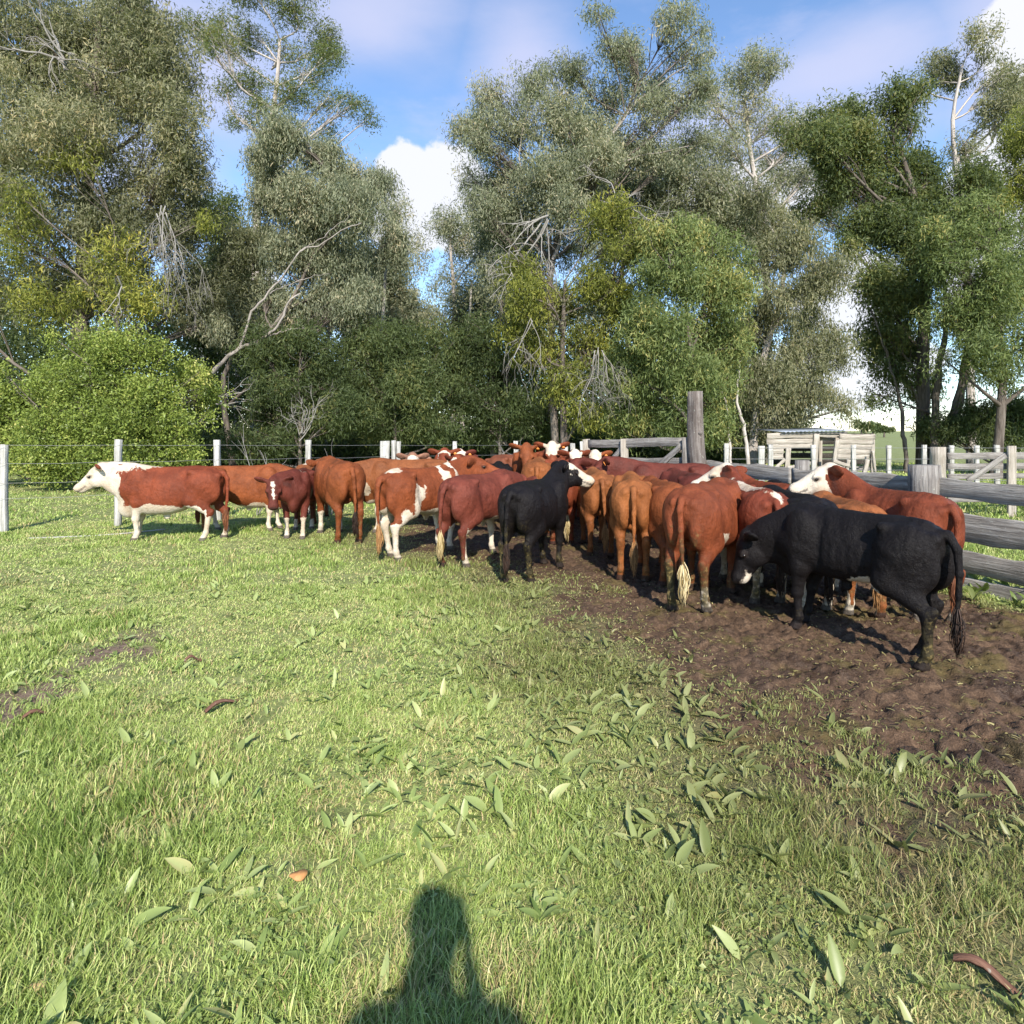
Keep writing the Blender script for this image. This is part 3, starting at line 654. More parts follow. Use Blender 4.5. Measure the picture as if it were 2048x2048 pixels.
    bc = base[None, :]*(1-0.45*lowdark[:, None])
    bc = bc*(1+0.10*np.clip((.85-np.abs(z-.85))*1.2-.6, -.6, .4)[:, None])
    dk = np.zeros(len(V)); dk[z < .062] = .85
    nose = (q[:, 0] > .40) & (q[:, 0] < .47) & (np.abs(q[:, 1]) < .10) & (np.abs(q[:, 2]+.11) < .09); dk[nose] = np.maximum(dk[nose], .35 if face in ('white', 'mottled', 'muzzle', 'front') else .6)
    for k in (1, -1):
        dn = np.linalg.norm(q-[.412, k*.042, -.09], axis=1); dk = np.maximum(dk, np.clip(1-dn/.026, 0, 1))
        de = np.linalg.norm((q-[.140, k*.100, -.06])*[.8, 1, 1.2], axis=1); dk = np.maximum(dk, np.clip(1.2-de/.036, 0, .8))
    ml = (np.abs(q[:, 2]+.135+.04*(q[:, 0]-.35)) < .010) & (q[:, 0] > .25) & (q[:, 0] < .45) & (np.abs(q[:, 1]) > .02); dk[ml & hd] = .7
    inner = ear & (q[:, 0] > .0) & (np.abs(q[:, 1]) > .13) & (np.abs(q[:, 1]) < .24); dk[inner] = np.maximum(dk[inner], .35)
    tail_m = x < -.81
    if whitetail: Wh[tail_m & (z < .95)] = .05
    stn = np.clip((-.55-x)/.2, 0, 1)*np.clip(1.05-z, 0, .5)*2*stain+np.clip((.45-z)/.3, 0, 1)*.6*stain+np.clip((.52-z)*2, 0, .3)*stain
    # eyes joined to the body
    nv = len(V); eV = []; eQ = []; 
    for k in (1, -1):
        c = hp(.142, k*.098, -.058); b0 = nv+len(eV)
        for a in range(7):
            th = math.pi*a/6
            for b in range(10):
                ph = 2*math.pi*b/10; eV.append(c+.021*np.array([math.sin(th)*math.cos(ph), math.sin(th)*math.sin(ph), math.cos(th)]))
        for a in range(6):
            for b in range(10): eQ.append((b0+a*10+b, b0+(a+1)*10+b, b0+(a+1)*10+(b+1) % 10, b0+a*10+(b+1) % 10))
    ne = len(eV); V2 = np.vstack([V, eV]); ext = lambda a, v: np.concatenate([a, np.full((ne,)+a.shape[1:], v)])
    V2 = V2*[stretch, 1, 1]; V2 = V2*scale
    hd_ = math.radians(heading); rz = math.pi/2+hd_; fwd = Vector((-math.sin(hd_), math.cos(hd_)))
    loc = (hind[0]+fwd.x*.60*scale*stretch, hind[1]+fwd.y*.60*scale*stretch, -0.006)
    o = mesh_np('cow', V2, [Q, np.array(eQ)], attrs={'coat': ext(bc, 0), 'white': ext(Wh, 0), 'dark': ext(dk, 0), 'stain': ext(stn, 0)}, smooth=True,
                mats=[M_COAT, M_EYE], midx=np.concatenate([np.zeros(len(Q)), np.ones(len(eQ))]), loc=loc)
    o.rotation_euler = (0, 0, rz)
    tag(o, label, 'cow', GROUP)
    # tail switch (hair)
    mb = MB(); e = np.array(tp[-1])+[0, 0, .03]
    for j in range(90):
        a = R.uniform(0, 6.3); rr = R.uniform(0, .016); L = R.uniform(.12, .34); sp = R.uniform(.0, .030); zt = -R.uniform(0, .09)
        wv = R.normal(0, .010, 3); p = [e+[math.cos(a)*rr, math.sin(a)*rr, .02+zt], e+[math.cos(a)*(rr+sp)+wv[0], math.sin(a)*(rr+sp)+wv[1], -L*.4+zt], e+[math.cos(a)*(rr+sp*.9)-wv[1], math.sin(a)*(rr+sp*.9)-wv[0], -L*.72+zt], e+[math.cos(a)*(rr+sp*.4)+R.normal(0, .008), math.sin(a)*(rr+sp*.3)+R.normal(0, .012), -L+zt]]
        n0 = len(np.concatenate(mb.A)) if mb.A else 0
        tube(mb, curve(p, 6), [.0035, .005, .005, .0045, .0035, .0012], 3)
        mb.A[-1] = np.full((len(mb.V[-1]), 3), R.random())
    tf = mesh_np('tail_tuft', np.concatenate(mb.V)*[stretch, 1, 1]*scale, [np.concatenate(mb.Q), np.concatenate(mb.T)], HAIR[tuft], o, attrs={'tint': np.concatenate(mb.A)[:, 0]}, smooth=True)
    if tagc:
        c = hp(-.02, tagside*.17, -.045); w_, h_, t_ = .028, .034, .003
        vv = []
        for a, b in ((-w_, -h_), (w_, -h_), (w_, .2*h_), (.4*w_, h_), (-.4*w_, h_), (-w_, .2*h_)):
            for t in (-t_, t_): vv.append(c+Mh @ np.array([.018+t, a, b]))
        n6 = 6; qq = [[2*i, 2*((i+1) % n6), 2*((i+1) % n6)+1, 2*i+1] for i in range(n6)]
        qq += [[0, 6, 4, 2], [0, 10, 8, 6], [1, 3, 5, 7], [1, 7, 9, 11]]
        mesh_np('ear_tag', np.array(vv)*[stretch, 1, 1]*scale, [np.array(qq)], M_TAG, o)
    return o

RED = (.190, .044, .019); DRED = (.120, .029, .019); ORG = (.290, .100, .032); BRN = (.215, .072, .026); BLK = (.0080, .0066, .0070); RUST = (.215, .060, .020)
# --- left to right, front rows
cow('red cow with a cream-white face and neck standing side-on at the far left', (-4.80, 9.95), 91, 1.0, RED, (0, 20), (8, -36), (.03, -.16, -.03, .10), 'white', .56, (.44, .40),
    [((.93, .0, 1.02), (.29, .3, .28)), ((.74, .14, .90), (.14, .2, .20)), ((.62, 0, 1.15), (.32, .2, .06)), ((.68, .08, .64), (.12, .15, .24)), ((-.42, .2, .50), (.2, .1, .10)), ((.02, .2, .44), (.25, .1, .09)), ((.5, 0, 1.19), (.34, .1, .05))], tail=.02, tuft='brown', tagc=False, stretch=1.10, crest=True, stain=.3, deep=.115, wn=.14)
cow('plain red-brown cow behind, just right of the white-faced cow at the far left', (-5.16, 10.75), -78, .97, RUST, (10, -5), (20, -45), (.05, -.08, .08, -.05), 'none', .46, (.22, 0), tuft='brown', fat=1.03, deep=.09)
cow('dark red cow with a white blaze looking straight at the camera', (-3.66, 11.0), 190, .93, DRED, (-38, 6), (8, -56), (.0, .05, .08, -.05), 'blaze', None, (.36, .2), nl=.44, patches=
    [((.30, .10, 1.16), (.08, .06, .08)), ((.60, .0, .62), (.08, .06, .10))], tagc=False, points=.4, fat=.92)
cow('brown cow with a pale back strip, mostly hidden behind the blaze-faced cow', (-3.78, 11.5), 4, .98, BRN, (20, 0), (0, -40), face='none', patches=[((-.5, 0, 1.17), (.2, .07, .05))])
cow('large rusty red cow seen from behind, left of the pied red and white cow', (-2.52, 9.62), 30, 1.08, RUST, (0, 12), (10, -35), (.03, -.06, .05, -.02), 'none', None, (.36, .0), tail=-.03, tuft='dark', fat=1.05)
cow('tan-brown cow with a white muzzle standing behind the rusty red and the pied cow', (-1.22, 10.85), 93, 1.06, BRN, (35, 2), (60, -40), (0, 0, 0, 0), 'muzzle', .56, (.12, .12), [((.62, .1, .72), (.12, .12, .14))], tagc=True)
cow('pied red and white cow with white legs turned away to the right', (-1.60, 8.35), -36, 1.04, (.215, .056, .020), (-12, 30), (-48, -14), (.10, -.05, .0, -.08), 'none', .60, (.46, .50),
    [((-.60, 0, 1.15), (.10, .12, .05)), ((.22, -.1, 1.08), (.055, .3, .30)), ((.42, -.1, 1.12), (.05, .3, .18)), ((-.34, -.22, .84), (.12, .12, .13)), ((-.38, -.2, .68), (.11, .12, .16)), ((-.55, -.2, .50), (.10, .12, .16)), ((-.62, .1, .60), (.10, .16, .10)), ((.16, -.2, .86), (.04, .12, .1)), ((-.2, -.24, .98), (.03, .05, .10))],
    tail=.0, tuft='tan', stain=.3, vx=.016)
cow('dark reddish brown cow with a yellowish tail tuft, right of the pied cow', (-.72, 7.92), -33, .99, (.150, .038, .024), (0, 5), (0, -35), (-.10, .03, .0, -.05), 'none', .54, (0, 0),
    [((-.36, 0, .60), (.14, .16, .08))], tail=.05, tuft='pale', tagc=False, stain=.5, vx=.016, points=.3)
cow('black cow with a white face looking to the right, seen from behind', (.06, 7.08), -25, .97, BLK, (-6, 40), (-52, -18), (-.06, .06, .12, -.02), 'front', None, (0, 0),
    [((-.30, 0, .53), (.08, .12, .06))], tail=.03, tuft='dark', tagc=True, stain=.8, vx=.016, tagside=1, wn=-.08)
cow('brown cow with a white tail tuft standing close behind the black white-faced cow', (.76, 9.5), -2, .99, RED, (0, 25), (25, -30), (0, 0.06, 0, 0), 'none', None, (.14, .0), tuft='pale', tail=-.06)
cow('small orange-tan cow seen from behind, left one of the two tan rumps', (1.22, 8.62), -1, .985, (.25, .088, .030), (0, -8), (0, -50), (.02, -.04, 0, 0), 'none', None, (0, 0), tail=-.03, tuft='tan', tagc=False, stain=.35, fat=.88)
cow('light orange-tan cow seen squarely from behind, right one of the two tan rumps', (1.40, 7.22), -9, 1.0, ORG, (0, -5), (0, -50), (.0, -.01, 0, 0), 'none', None, (0, 0), tail=.0, tuft='tan', tagc=False, stain=.45, vx=.016, fat=.93)
cow('plain red cow between the light tan rump and the big cream-tailed red cow', (1.82, 6.95), 3, .97, RUST, (0, 0), (0, -50), (.02, -.1, 0, 0), 'none', None, (0, 0), tail=.03, tuft='brown', tagc=False)
cow('big red cow with a cream tail tuft and white socks, seen from behind', (1.68, 5.95), -34, 1.02, (.195, .050, .020), (-10, 0), (-10, -50), (-.05, .06, .0, -.10), 'none', None, (.0, .13),
    [((-.24, -.2, .56), (.13, .16, .16)), ((-.60, -.14, .10), (.07, .06, .16))], tail=-.02, tuft='pale', tagc=False, stain=.95, vx=.015, fat=1.12)
cow('red and white cow with a white back stripe and white head turned left', (2.56, 6.22), -2, .97, (.175, .040, .020), (2, 40), (72, -20), (0, .06, .05, -.05), 'white', .50, (.42, .42),
    [((.02, .02, 1.16), (.52, .075, .06)), ((-.62, -.05, 1.10), (.2, .06, .07)), ((-.46, 0, .60), (.12, .10, .09)), ((.56, 0, 1.0), (.2, .2, .15))], tail=-.02, tuft='dark', tagc=False, stain=.8, whitetail=False, vx=.016)
cow('black cow standing directly behind the grazing black cow', (2.90, 5.95), 2, .94, BLK, (0, -10), (0, -60), (.0, .05, 0, 0), 'none', None, (.2, .30), tail=0, tuft='dark', tagc=False)
cow('orange-tan cow behind the back of the grazing black cow', (3.28, 5.80), -4, .90, (.27, .09, .03), (0, -10), (0, -60), (.04, -.03, .12, 0), 'none', .45, (0, 0), tail=0, tuft='tan', tagc=False)
cow('red cow with a white face raised towards the left, along the rail fence', (3.82, 5.62), 10, .98, (.17, .041, .018), (24, 44), (66, -20), (.04, -.05, 0, 0), 'white', None, (.2, .13), [((.62, .10, .86), (.07, .10, .14))], tail=.02, tuft='brown', tagc=False, vx=.016, stain=.5, stretch=.9)
cow('big black cow with its head lowered, side-on at the right front of the herd', (3.03, 4.62), 27, .915, BLK, (28, -20), (40, -66), (-.10, .08, -.02, .10), 'chin', None, (0, 0),
    [((-.26, .12, .53), (.22, .22, .11)), ((.62, .0, .60), (.05, .04, .07))], tail=-.02, tuft='dark', tagc=True, stain=.5, vx=.014, fat=.86, stretch=1.05, tail_pts=[(-.79, 0, 1.06), (-.85, 0, .96), (-.87, .01, .78), (-.87, .02, .62), (-.86, .02, .48)], tagside=-1)
cow('red cow with a pinkish white poll, behind the cow with the white back stripe', (3.14, 7.05), 7, .95, RED, (12, 34), (10, -25), face='poll', patches=[((.62, 0, 1.1), (.15, .2, .15))], tagc=False)
cow('small black cow nearest the rail fence, behind the white-faced red cow', (3.76, 7.75), 8, .88, BLK, (0, -5), (0, -50), tagc=False)
# --- back rows
cow('cow with a mottled white face looking at the camera, back left of the herd', (-1.95, 13.6), 178, 1.05, (.28, .14, .09), (12, 24), (8, -36), face='mottled', tagc=False)
cow('red-faced cow with white forehead and cheeks looking at the camera at the back', (-1.38, 13.9), 182, 1.10, RED, (0, 26), (0, -36), face='sides', tagc=True)
cow('dark red cow with a small white poll, right of the white-cheeked one', (-.98, 14.0), 178, 1.08, DRED, (0, 26), (0, -38), face='poll', tagc=True)
cow('red cow with a white blaze at the back, above the head of the pied cow', (-.78, 12.9), 172, 1.04, RED, (0, 24), (-20, -34), face='blaze', tagc=True)
cow('long brown cow side-on behind the black rump in the middle of the herd', (-.35, 13.35), -86, 1.05, (.16, .052, .026), (-5, 0), (0, -40), tagc=False, tuft='brown')
cow('black cow showing only its rump in the middle of the herd', (-.20, 11.0), 3, .97, BLK, (0, 0), (0, -40), tagc=False)
cow('orange-brown cow with a broad curly back in the middle of the herd', (.42, 10.3), -4, 1.06, (.235, .078, .026), (0, 6), (0, -40), tagc=False, fat=1.15, tuft='tan')
cow('red cow with its head raised behind the orange-brown back', (.28, 13.75), 180, 1.13, RUST, (0, 32), (0, -50), face='none', tagc=True)
cow('red cow with a white poll, tallest head at the back of the herd', (.74, 13.7), 181, 1.14, (.20, .052, .022), (0, 34), (0, -48), face='poll', tagc=True)
cow('red cow with a white forehead above the black cow\'s white face', (1.10, 13.3), 183, 1.06, RED, (0, 30), (6, -42), face='poll', tagc=False)
cow('red cow with a white forehead beside the left post of the timber gate', (1.52, 13.5), 182, 1.06, RUST, (0, 28), (-12, -42), face='white', tagc=True)
cow('dark red cow with a pale nose facing left in front of the timber gate', (1.95, 11.75), 150, 1.03, DRED, (-12, 22), (-30, -30), face='muzzle', tagc=False)
cow('dark red cow side-on behind the two tan rumps, facing left', (3.12, 10.1), 80, 1.03, (.12, .030, .02), (4, 26), (-5, -30), tagc=True, tuft='brown')
cow('dark red cow directly beyond the big red cow with the cream tail', (2.52, 8.45), 4, .98, (.115, .028, .019), (0, -5), (0, -40), tagc=False)

# ------------------------------------------------------------------ fences and timber
def post(mb, x, y, h, w, t=None, lean=(0, 0), rot=0.0, seg=8):
    t = t or w
    board(mb, (x, y, -.15), (x+lean[0], y+lean[1], h), w, t, up=(math.cos(rot), math.sin(rot), 0), seg=seg, wob=.003, rough_end=.008)
def wire_fence():
    root = empty('wire_fence', (-8.64, 10.6, 0)); base = np.array(root.location)
    tag(root, 'wire fence on white wooden posts behind the herd, in front of the trees', 'fence')
    pos = []
    tops = [890, 879, 880, 880, 882, 883, 882, 888]
    for k in range(-3, 8):
        x, y = -8.64+k*1.46, 10.6+k*.79; top = tops[k] if k >= 0 else 892
        h = H-(top-HY)*y/F; pos.append((x, y, h))
        m = MB(); w = (.15 if k == 0 else .10) if k != 4 else .20
        post(m, x-base[0], y-base[1], h, w, .09, (R.normal(0, .03), R.normal(0, .03))); m.build('fence_post', M_WHITE, root)
        if k == 4:
            for dx, dw in ((.20, .09), (.31, .09)):
                m = MB(); post(m, x-base[0]+dx, y-base[1]-.03, h-.01+.02*(dx < .25), dw, .08); m.build('fence_post', M_WHITE, root)
        if k == 7:
            m = MB(); post(m, x-base[0]+.22, y-base[1], h+.06, .09, .08); m.build('fence_post', M_WHITE, root)
    for py0 in (890, 927, 966, 997):
        m = MB(); hh = H-(py0-HY)*10.6/F
        P = []
        for i, (x, y, h) in enumerate(pos):
            z = H-(py0+.0-HY)*y/F if py0 == 890 else hh
            P.append((x-base[0], y-base[1]-.055, z)); 
            if i < len(pos)-1: P.append(((x+pos[i+1][0])/2-base[0], (y+pos[i+1][1])/2-base[1]-.055, z-.018))
        tube(m, P, [.0026]*len(P), 4); m.build('wire', M_WIRE, root)
wire_fence()
def loose_wire():
    p = [G_(55, 1078), G_(140, 1075), G_(230, 1070), G_(330, 1060)]
    m = MB(); tube(m, curve([(a, b, .012) for a, b in p], 14), [.012]*14, 6); o = m.build('pipe', M_WHITE, None, (p[0][0], p[0][1], 0)); tag(o, 'thin white pipe lying in the grass beside the wire fence at far left', 'pipe')
def G_(px, py): D = D_of(py); return ((px-1024)*D/F, D)
loose_wire()

FX = lambda y: 5.30-.37*(y-5.6)
def rail_fence():
    # runs from the right foreground back to the tall post
    root = empty('rail_fence', (FX(7.3), 7.3, 0)); bx, by = root.location[0], root.location[1]
    tag(root, 'weathered grey timber rail fence along the right side of the yard', 'fence')
    ys = [2.6, 4.9, 7.25, 9.0, 10.9]
    levels = [(1.19, .22), (.80, .27), (.42, .22), (.13, .19)]
    for i in range(len(ys)-1):
        for j, (z, w) in enumerate(levels):
            y0, y1 = ys[i], ys[i+1]; m = MB(); g = .012; a = R.normal(0, .012); b = R.normal(0, .012)
            board(m, (FX(y0+g)-bx+.03*(j % 2), y0+g-by, z-w/2+a), (FX(y1-g)-bx, y1-g-by, z-w/2+b), w*R.uniform(.95, 1.06), .045, seg=34, wob=.011)
            m.build('rail', M_RAIL, root)
    for y in (2.6, 4.95, 9.0):
        m = MB(); p = [(FX(y)+.13-bx+.01*math.sin(k), y-by, z) for k, z in enumerate(np.linspace(-.2, 1.30, 9))]
        tube(m, p, [.11, .11, .108, .106, .105, .104, .103, .101, .098], 12, .05, y); m.build('post', M_GREY, root, smooth=False)
    # the thick round strainer post
    y = 7.25; m = MB(); p = [(FX(y)+.02-bx, y-.12-by, z) for z in np.linspace(-.2, 1.33, 10)]
    tube(m, p, [.180, .175, .170, .168, .165, .164, .163, .163, .164, .160], 22, .035, 2); m.build('strainer_post', M_GREY, root)
rail_fence()
def tall_post():
    D = 10.9; x0 = (1404-1024)*D/F; x1 = (1389-1024)*D/F; h = H+(HY-783)*D/F
    m = MB(); zs = np.linspace(-.3, h, 16); p = [(x0+(x1-x0)*max(z, 0)/h+.012*math.sin(z*3), D, z) for z in zs]
    r = np.linspace(.172, .128, 16)
    tube(m, p, r, 24, .06, 1.3); q_ = p[11]; tube(m, [(q_[0]+.03, q_[1]-.13, q_[2]), (q_[0]+.035, q_[1]-.185, q_[2]+.01)], [.045, .02], 9); o = m.build('tall_post', M_POST, None, (x0, D, 0)); tag(o, 'thick weathered grey timber post standing high above the gate', 'post')
tall_post()
def gate():
    a = np.array([(1172-1024)*13.0/F, 13.0]); b = np.array([(1372-1024)*11.0/F, 11.05]); root = empty('timber_gate', (a[0], a[1], 0)); o = np.array([a[0], a[1], 0])
    tag(root, 'weathered grey timber gate with diagonal braces left of the tall post', 'gate')
    def at(t, z, off=0.0): return np.array([a[0]+(b[0]-a[0])*t, a[1]+(b[1]-a[1])*t-off, z])-o
    for z, w in ((1.46, .16), (1.10, .15), (.72, .15), (.35, .15)):
        m = MB(); board(m, at(0.02, z), at(1, z+.08), w, .04, seg=14, wob=.006); m.build('rail', M_GREY, root)
    for t, w in ((0, .14), (.42, .15), (1.0, .13)):
        m = MB(); p = at(t, 0, .045); board(m, (p[0], p[1], .02), (p[0], p[1], 1.56+.05*t), w, .05, up=(1, 0, 0), seg=8, wob=.004); m.build('post', M_PALE if t < .9 else M_GREY, root)
    for t0, z0, t1, z1 in ((.20, .9, .40, 1.42), (.66, .9, .97, 1.48)):
        m = MB(); board(m, at(t0, z0, .05), at(t1, z1, .05), .11, .035, seg=8); m.build('brace', M_GREY, root)
    m = MB(); p = at(0, 0, .02); post(m, p[0]-.42, p[1]+.3, 1.42, .12); m.build('post', M_WHITE, root)
    m = MB(); post(m, p[0]-.25, p[1]+.3, 1.47, .10); m.build('post', M_WHITE, root)
gate()
def far_wire_fence():
    root = empty('wire_fence', (7, 17.5, 0)); o = np.array([7, 17.5, 0]); tag(root, 'white-posted wire fence beyond the rail fence, in front of the timber ramp', 'fence')
    ps = []
    for px, top, w in ((1452, 887, .11), (1522, 892, .16), (1541, 889, .12), (1628, 890, .11), (1708, 890, .11), (1777, 891, .11), (1847, 890, .11), (1902, 891, .11), (1953, 891, .11), (1994, 890, .12), (2100, 890, .11), (2180, 890, .11)):
        D = 17.0; x = (px-1024)*D/F; h = H-(top-HY)*D/F; m = MB(); post(m, x-o[0], D-o[1], h, w, .08, (R.normal(0, .01), 0)); m.build('fence_post', M_WHITE, root); ps.append((x-o[0], D-o[1]-.05))
    for z in (1.28, .98, .68, .4):
        m = MB(); tube(m, [(a, b, z) for a, b in ps], [.005]*len(ps), 4); m.build('wire', M_WIRE, root)
far_wire_fence()
def yard_rails():
    D = 12.6; root = empty('yard_gate', ((1876-1024)*D/F, D, 0)); o = np.array(root.location)
    tag(root, 'grey three-rail yard gate with one diagonal brace at the right edge', 'gate')
    X = lambda px: (px-1024)*D/F-o[0]
    for y0, w in ((912, .13), (933, .12), (953, .11)):
        z = H-(y0-HY)*D/F; m = MB(); board(m, (X(1895), 0, z), (X(2190), .15, z+.01), w, .035, seg=22, wob=.005); m.build('rail', M_GREY, root)
    z = .35; m = MB(); board(m, (X(1895), 0, z), (X(2190), .15, z+.01), .12, .035, seg=22, wob=.005); m.build('rail', M_GREY, root)
    m = MB(); p = [(X(1876), 0, z) for z in np.linspace(-.2, H-29*D/F, 9)]; tube(m, p, [.15, .148, .146, .145, .143, .142, .14, .14, .138], 14, .04, 4); m.build('post', M_PALE, root)
    for px, w in ((2019, .16), (2160, .16)):
        m = MB(); post(m, X(px), -.05, H-27*D/F, w, .06); m.build('post', M_PALE, root)
    m = MB(); board(m, (X(1932), -.045, H-(962-HY)*D/F), (X(2008), -.045, H-(911-HY)*D/F), .11, .03, seg=8); m.build('brace', M_GREY, root)
yard_rails()
def ramp():
    D = 21.5; o = Vector(((1640-1024)*D/F, D, 0)); root = empty('cattle_ramp', o); tag(root, 'derelict timber loading ramp with an iron roof sheet beyond the fence', 'ramp')
    def P(px, py, dd=0): e = D+dd; return np.array([(px-1024)*e/F-o[0], dd, H-(py-HY)*e/F])
    def bd(a, b, w, t=.035, mat=M_PALE, nm='plank', up=(0, 0, 1)):
        m = MB(); board(m, a, b, w, t, up=up, seg=10, wob=.006); m.build(nm, mat, root)
    # long top boards, left panel, right panel
    for i, (y, x0, x1) in enumerate(((872, 1534, 1634), (884, 1533, 1634), (893, 1536, 1632))): bd(P(x0, y, .0), P(x1, y-2, 0), .185 if i < 2 else .17)
    for y, x0, x1 in ((903, 1536, 1567), (914, 1538, 1566)): bd(P(x0, y), P(x1, y-1), .18)
    for i, y in enumerate((873, 883, 893, 903, 913)): bd(P(1679-i*1.5, y, -.1), P(1750-i*3, y+1, .35), .165)
    bd(P(1632, 868, .03), P(1690, 872, .06), .17)
    bd(P(1640, 877, .5), P(1690, 879, .5), .14)
    # slanting posts
    for (a, b, w) in (((1571, 940), (1577, 896), .16), ((1625, 945), (1633, 868), .17), ((1663, 945), (1675, 880), .15), ((1563, 945), (1560, 938), .1), ((1723, 945), (1735, 919), .13), ((1690, 940), (1697, 919), .10), ((1745, 880), (1750, 945), .07)):
        p, q = P(a[0], a[1]+22, -.06), P(*b, -.06); bd(p, q, w, .1, M_PALE, 'post', (1, 0, 0))
    for (a, b) in (((1548, 940), (1570, 918)), ((1575, 936), (1626, 925)), ((1667, 922), (1700, 932))): bd(P(*a, -.12), P(*b, -.12), .11, .03, M_PALE, 'brace')
    # far side boards (dark colour paints the shade in the openings), ramp floor and roof
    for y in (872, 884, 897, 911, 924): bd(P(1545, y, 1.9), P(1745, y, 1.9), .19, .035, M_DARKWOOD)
    for y in (934, 937, 940): bd(P(1545, y, .4+(y-934)*.2), P(1735, y, .4+(y-934)*.2), .30, .04, M_GREY, 'plank', (0, 1, 0))
    for px in (1540, 1640, 1745): bd(P(px, 975, 1.86), P(px, 868, 1.86), .13, .1, M_PALE, 'post', (1, 0, 0))
    m = MB(); n = 60; L0, L1 = P(1566, 864, -.15), P(1694, 861, -.15); V = []; T0 = np.array([-.0, 2.3, .10])
    for i in range(n+1):
        c = L0+(L1-L0)*i/n; zc = .016*math.sin(i*1.6)
        V += [c+[0, 0, zc], c+T0+[0, 0, zc], c+[0, 0, zc-.006], c+T0+[0, 0, zc-.006]]
    Q = []
    for i in range(n): a = i*4; Q += [(a, a+4, a+5, a+1), (a+2, a+3, a+7, a+6), (a, a+2, a+6, a+4), (a+1, a+5, a+7, a+3)]
    m.add(V, Q); m.build('roof', M_IRON, root)
    bd(P(1560, 868, -.02), P(1694, 865, -.02), .07, .05, M_GREY, 'beam')
ramp()

# ------------------------------------------------------------------ trees
def leaf_mesh(C, L, w, droop, tint, tint_sd, jit):
    """C: (n,3) leaf attachment points"""
    n = len(C); yaw = R.uniform(0, 2*np.pi, n); el = R.normal(-droop, jit, n); Ls = L*R.uniform(.6, 1.3, n); ws = w*R.uniform(.7, 1.25, n)
    d = np.stack([np.cos(yaw)*np.cos(el), np.sin(yaw)*np.cos(el), np.sin(el)], 1)
    rd = R.normal(0, 1, (n, 3)); s_ = np.cross(d, rd); s_ /= np.linalg.norm(s_, axis=1)[:, None]+1e-9; u = np.cross(d, s_)
    mid = C+d*(Ls*.45)[:, None]
    V = np.stack([C, mid+s_*(ws/2)[:, None]+u*(ws*.12)[:, None], C+d*Ls[:, None]-u*(Ls*.10)[:, None], mid-s_*(ws/2)[:, None]+u*(ws*.12)[:, None]], 1).reshape(-1, 3)
    i = np.arange(n)*4; return V, np.stack([i, i+1, i+2, i+3], 1), np.repeat(np.clip(tint+R.normal(0, tint_sd, n), 0, 1), 4)
def tree(name, label, cat, base, D, path, blobs, mat, L=.19, w=.040, droop=.7, dens=1.0, tint=.45, bark=M_BARK, r0=.25, group=None, clump=.42, perclump=70, jit=.6, thick=1.0, limbs=True, bd=1.0, extra=()):
    """blobs: (px, py, rx, ry[, depth offset[, tint offset[, density]]]) in photo pixels at the tree's own distance"""
    o = Vector(((base-1024)*D/F, D, 0)); root = empty(name, o); tag(root, label, cat, group); ov = np.array(o)
    mb = MB(); tp = curve([PX(a, b, D) if b is not None else (o.x, D, -.3) for a, b in path], 14)-ov; tp[0][2] = -.2
    tr = r0*np.linspace(1, .28, 14); tr[0] *= 1.35; tr[1] *= 1.1
    tube(mb, tp, tr, 10, .07, D)
    Vs, Qs, As = [], [], []; n = 0
    for bl in blobs:
        px, py, rx, ry = bl[:4]; dd = bl[4] if len(bl) > 4 else R.uniform(-1.2, 1.2); dt = bl[5] if len(bl) > 5 else R.normal(0, .07); dn = bl[6] if len(bl) > 6 else 1.0
        c = np.array(PX(px, py, D))-ov; c[1] += dd; rr = np.array([rx*D/F, (rx+ry)*.45*D/F*thick, ry*D/F])
        dn *= R.uniform(.55, 1.25); nc = max(3, int(dens*dn*11.5*rr[0]*rr[2]/(clump*clump)))
        u = R.normal(0, 1, (nc, 3)); u /= np.linalg.norm(u, axis=1)[:, None]; rad = R.uniform(.0, 1, nc)**.45
        cc = c+u*rr*rad[:, None]*R.uniform(.85, 1.12, (nc, 1))
        # limb to this blob from the nearest lower trunk point
        if limbs:
            hz = np.linalg.norm(tp[2:, :2]-c[:2], axis=1); k = int(np.argmin(np.linalg.norm(tp[2:]-c, axis=1)+np.maximum(0, tp[2:, 2]-(c[2]-.8*hz))*3))+2
            k = min(k, 13); st = tp[k]; mid = (st+c)/2+np.array([R.normal(0, .3), R.normal(0, .3), R.uniform(-.5, .2)])
            lp = curve([st, mid+R.normal(0, .12, 3), c], 8); lr = np.linspace(min(tr[k]*.6, .085*bd), .022*bd, 8); tube(mb, lp, lr, 6)
            for q in cc[::max(1, int(nc/16))]:
                j = R.integers(3, 8); m2 = (lp[j]+q)/2+R.normal(0, .15, 3)+[0, 0, .1]; tube(mb, curve([lp[j], m2, q], 5), np.linspace(.018, .006, 5)*bd, 4, cap=False)
        pc = np.maximum(4, (1.3*perclump*R.uniform(.5, 1.4, nc)).astype(int)); idx = np.repeat(np.arange(nc), pc)
        g = R.normal(0, 1, (len(idx), 3)); g /= np.maximum(1, np.linalg.norm(g, axis=1)/2.1)[:, None]
        C = cc[idx]+g*clump*np.array([.60, .60, .66])*R.uniform(.6, 1.35, (nc, 1))[idx]-[0, 0, .1]; ct = R.normal(0, .17, nc)[idx]
        V, Q, A = leaf_mesh(C, L, w, droop, tint+dt, .13, jit); A = np.clip(A+np.repeat(ct, 4), 0, 1)
        Vs.append(V); Qs.append(Q+n); As.append(A); n += len(V)
    mb.build('trunk', bark, root, smooth=True)
    mesh_np('crown', np.concatenate(Vs), [np.concatenate(Qs)], mat, root, attrs={'tint': np.concatenate(As)})
    for e in extra: e(root, ov)
    return root

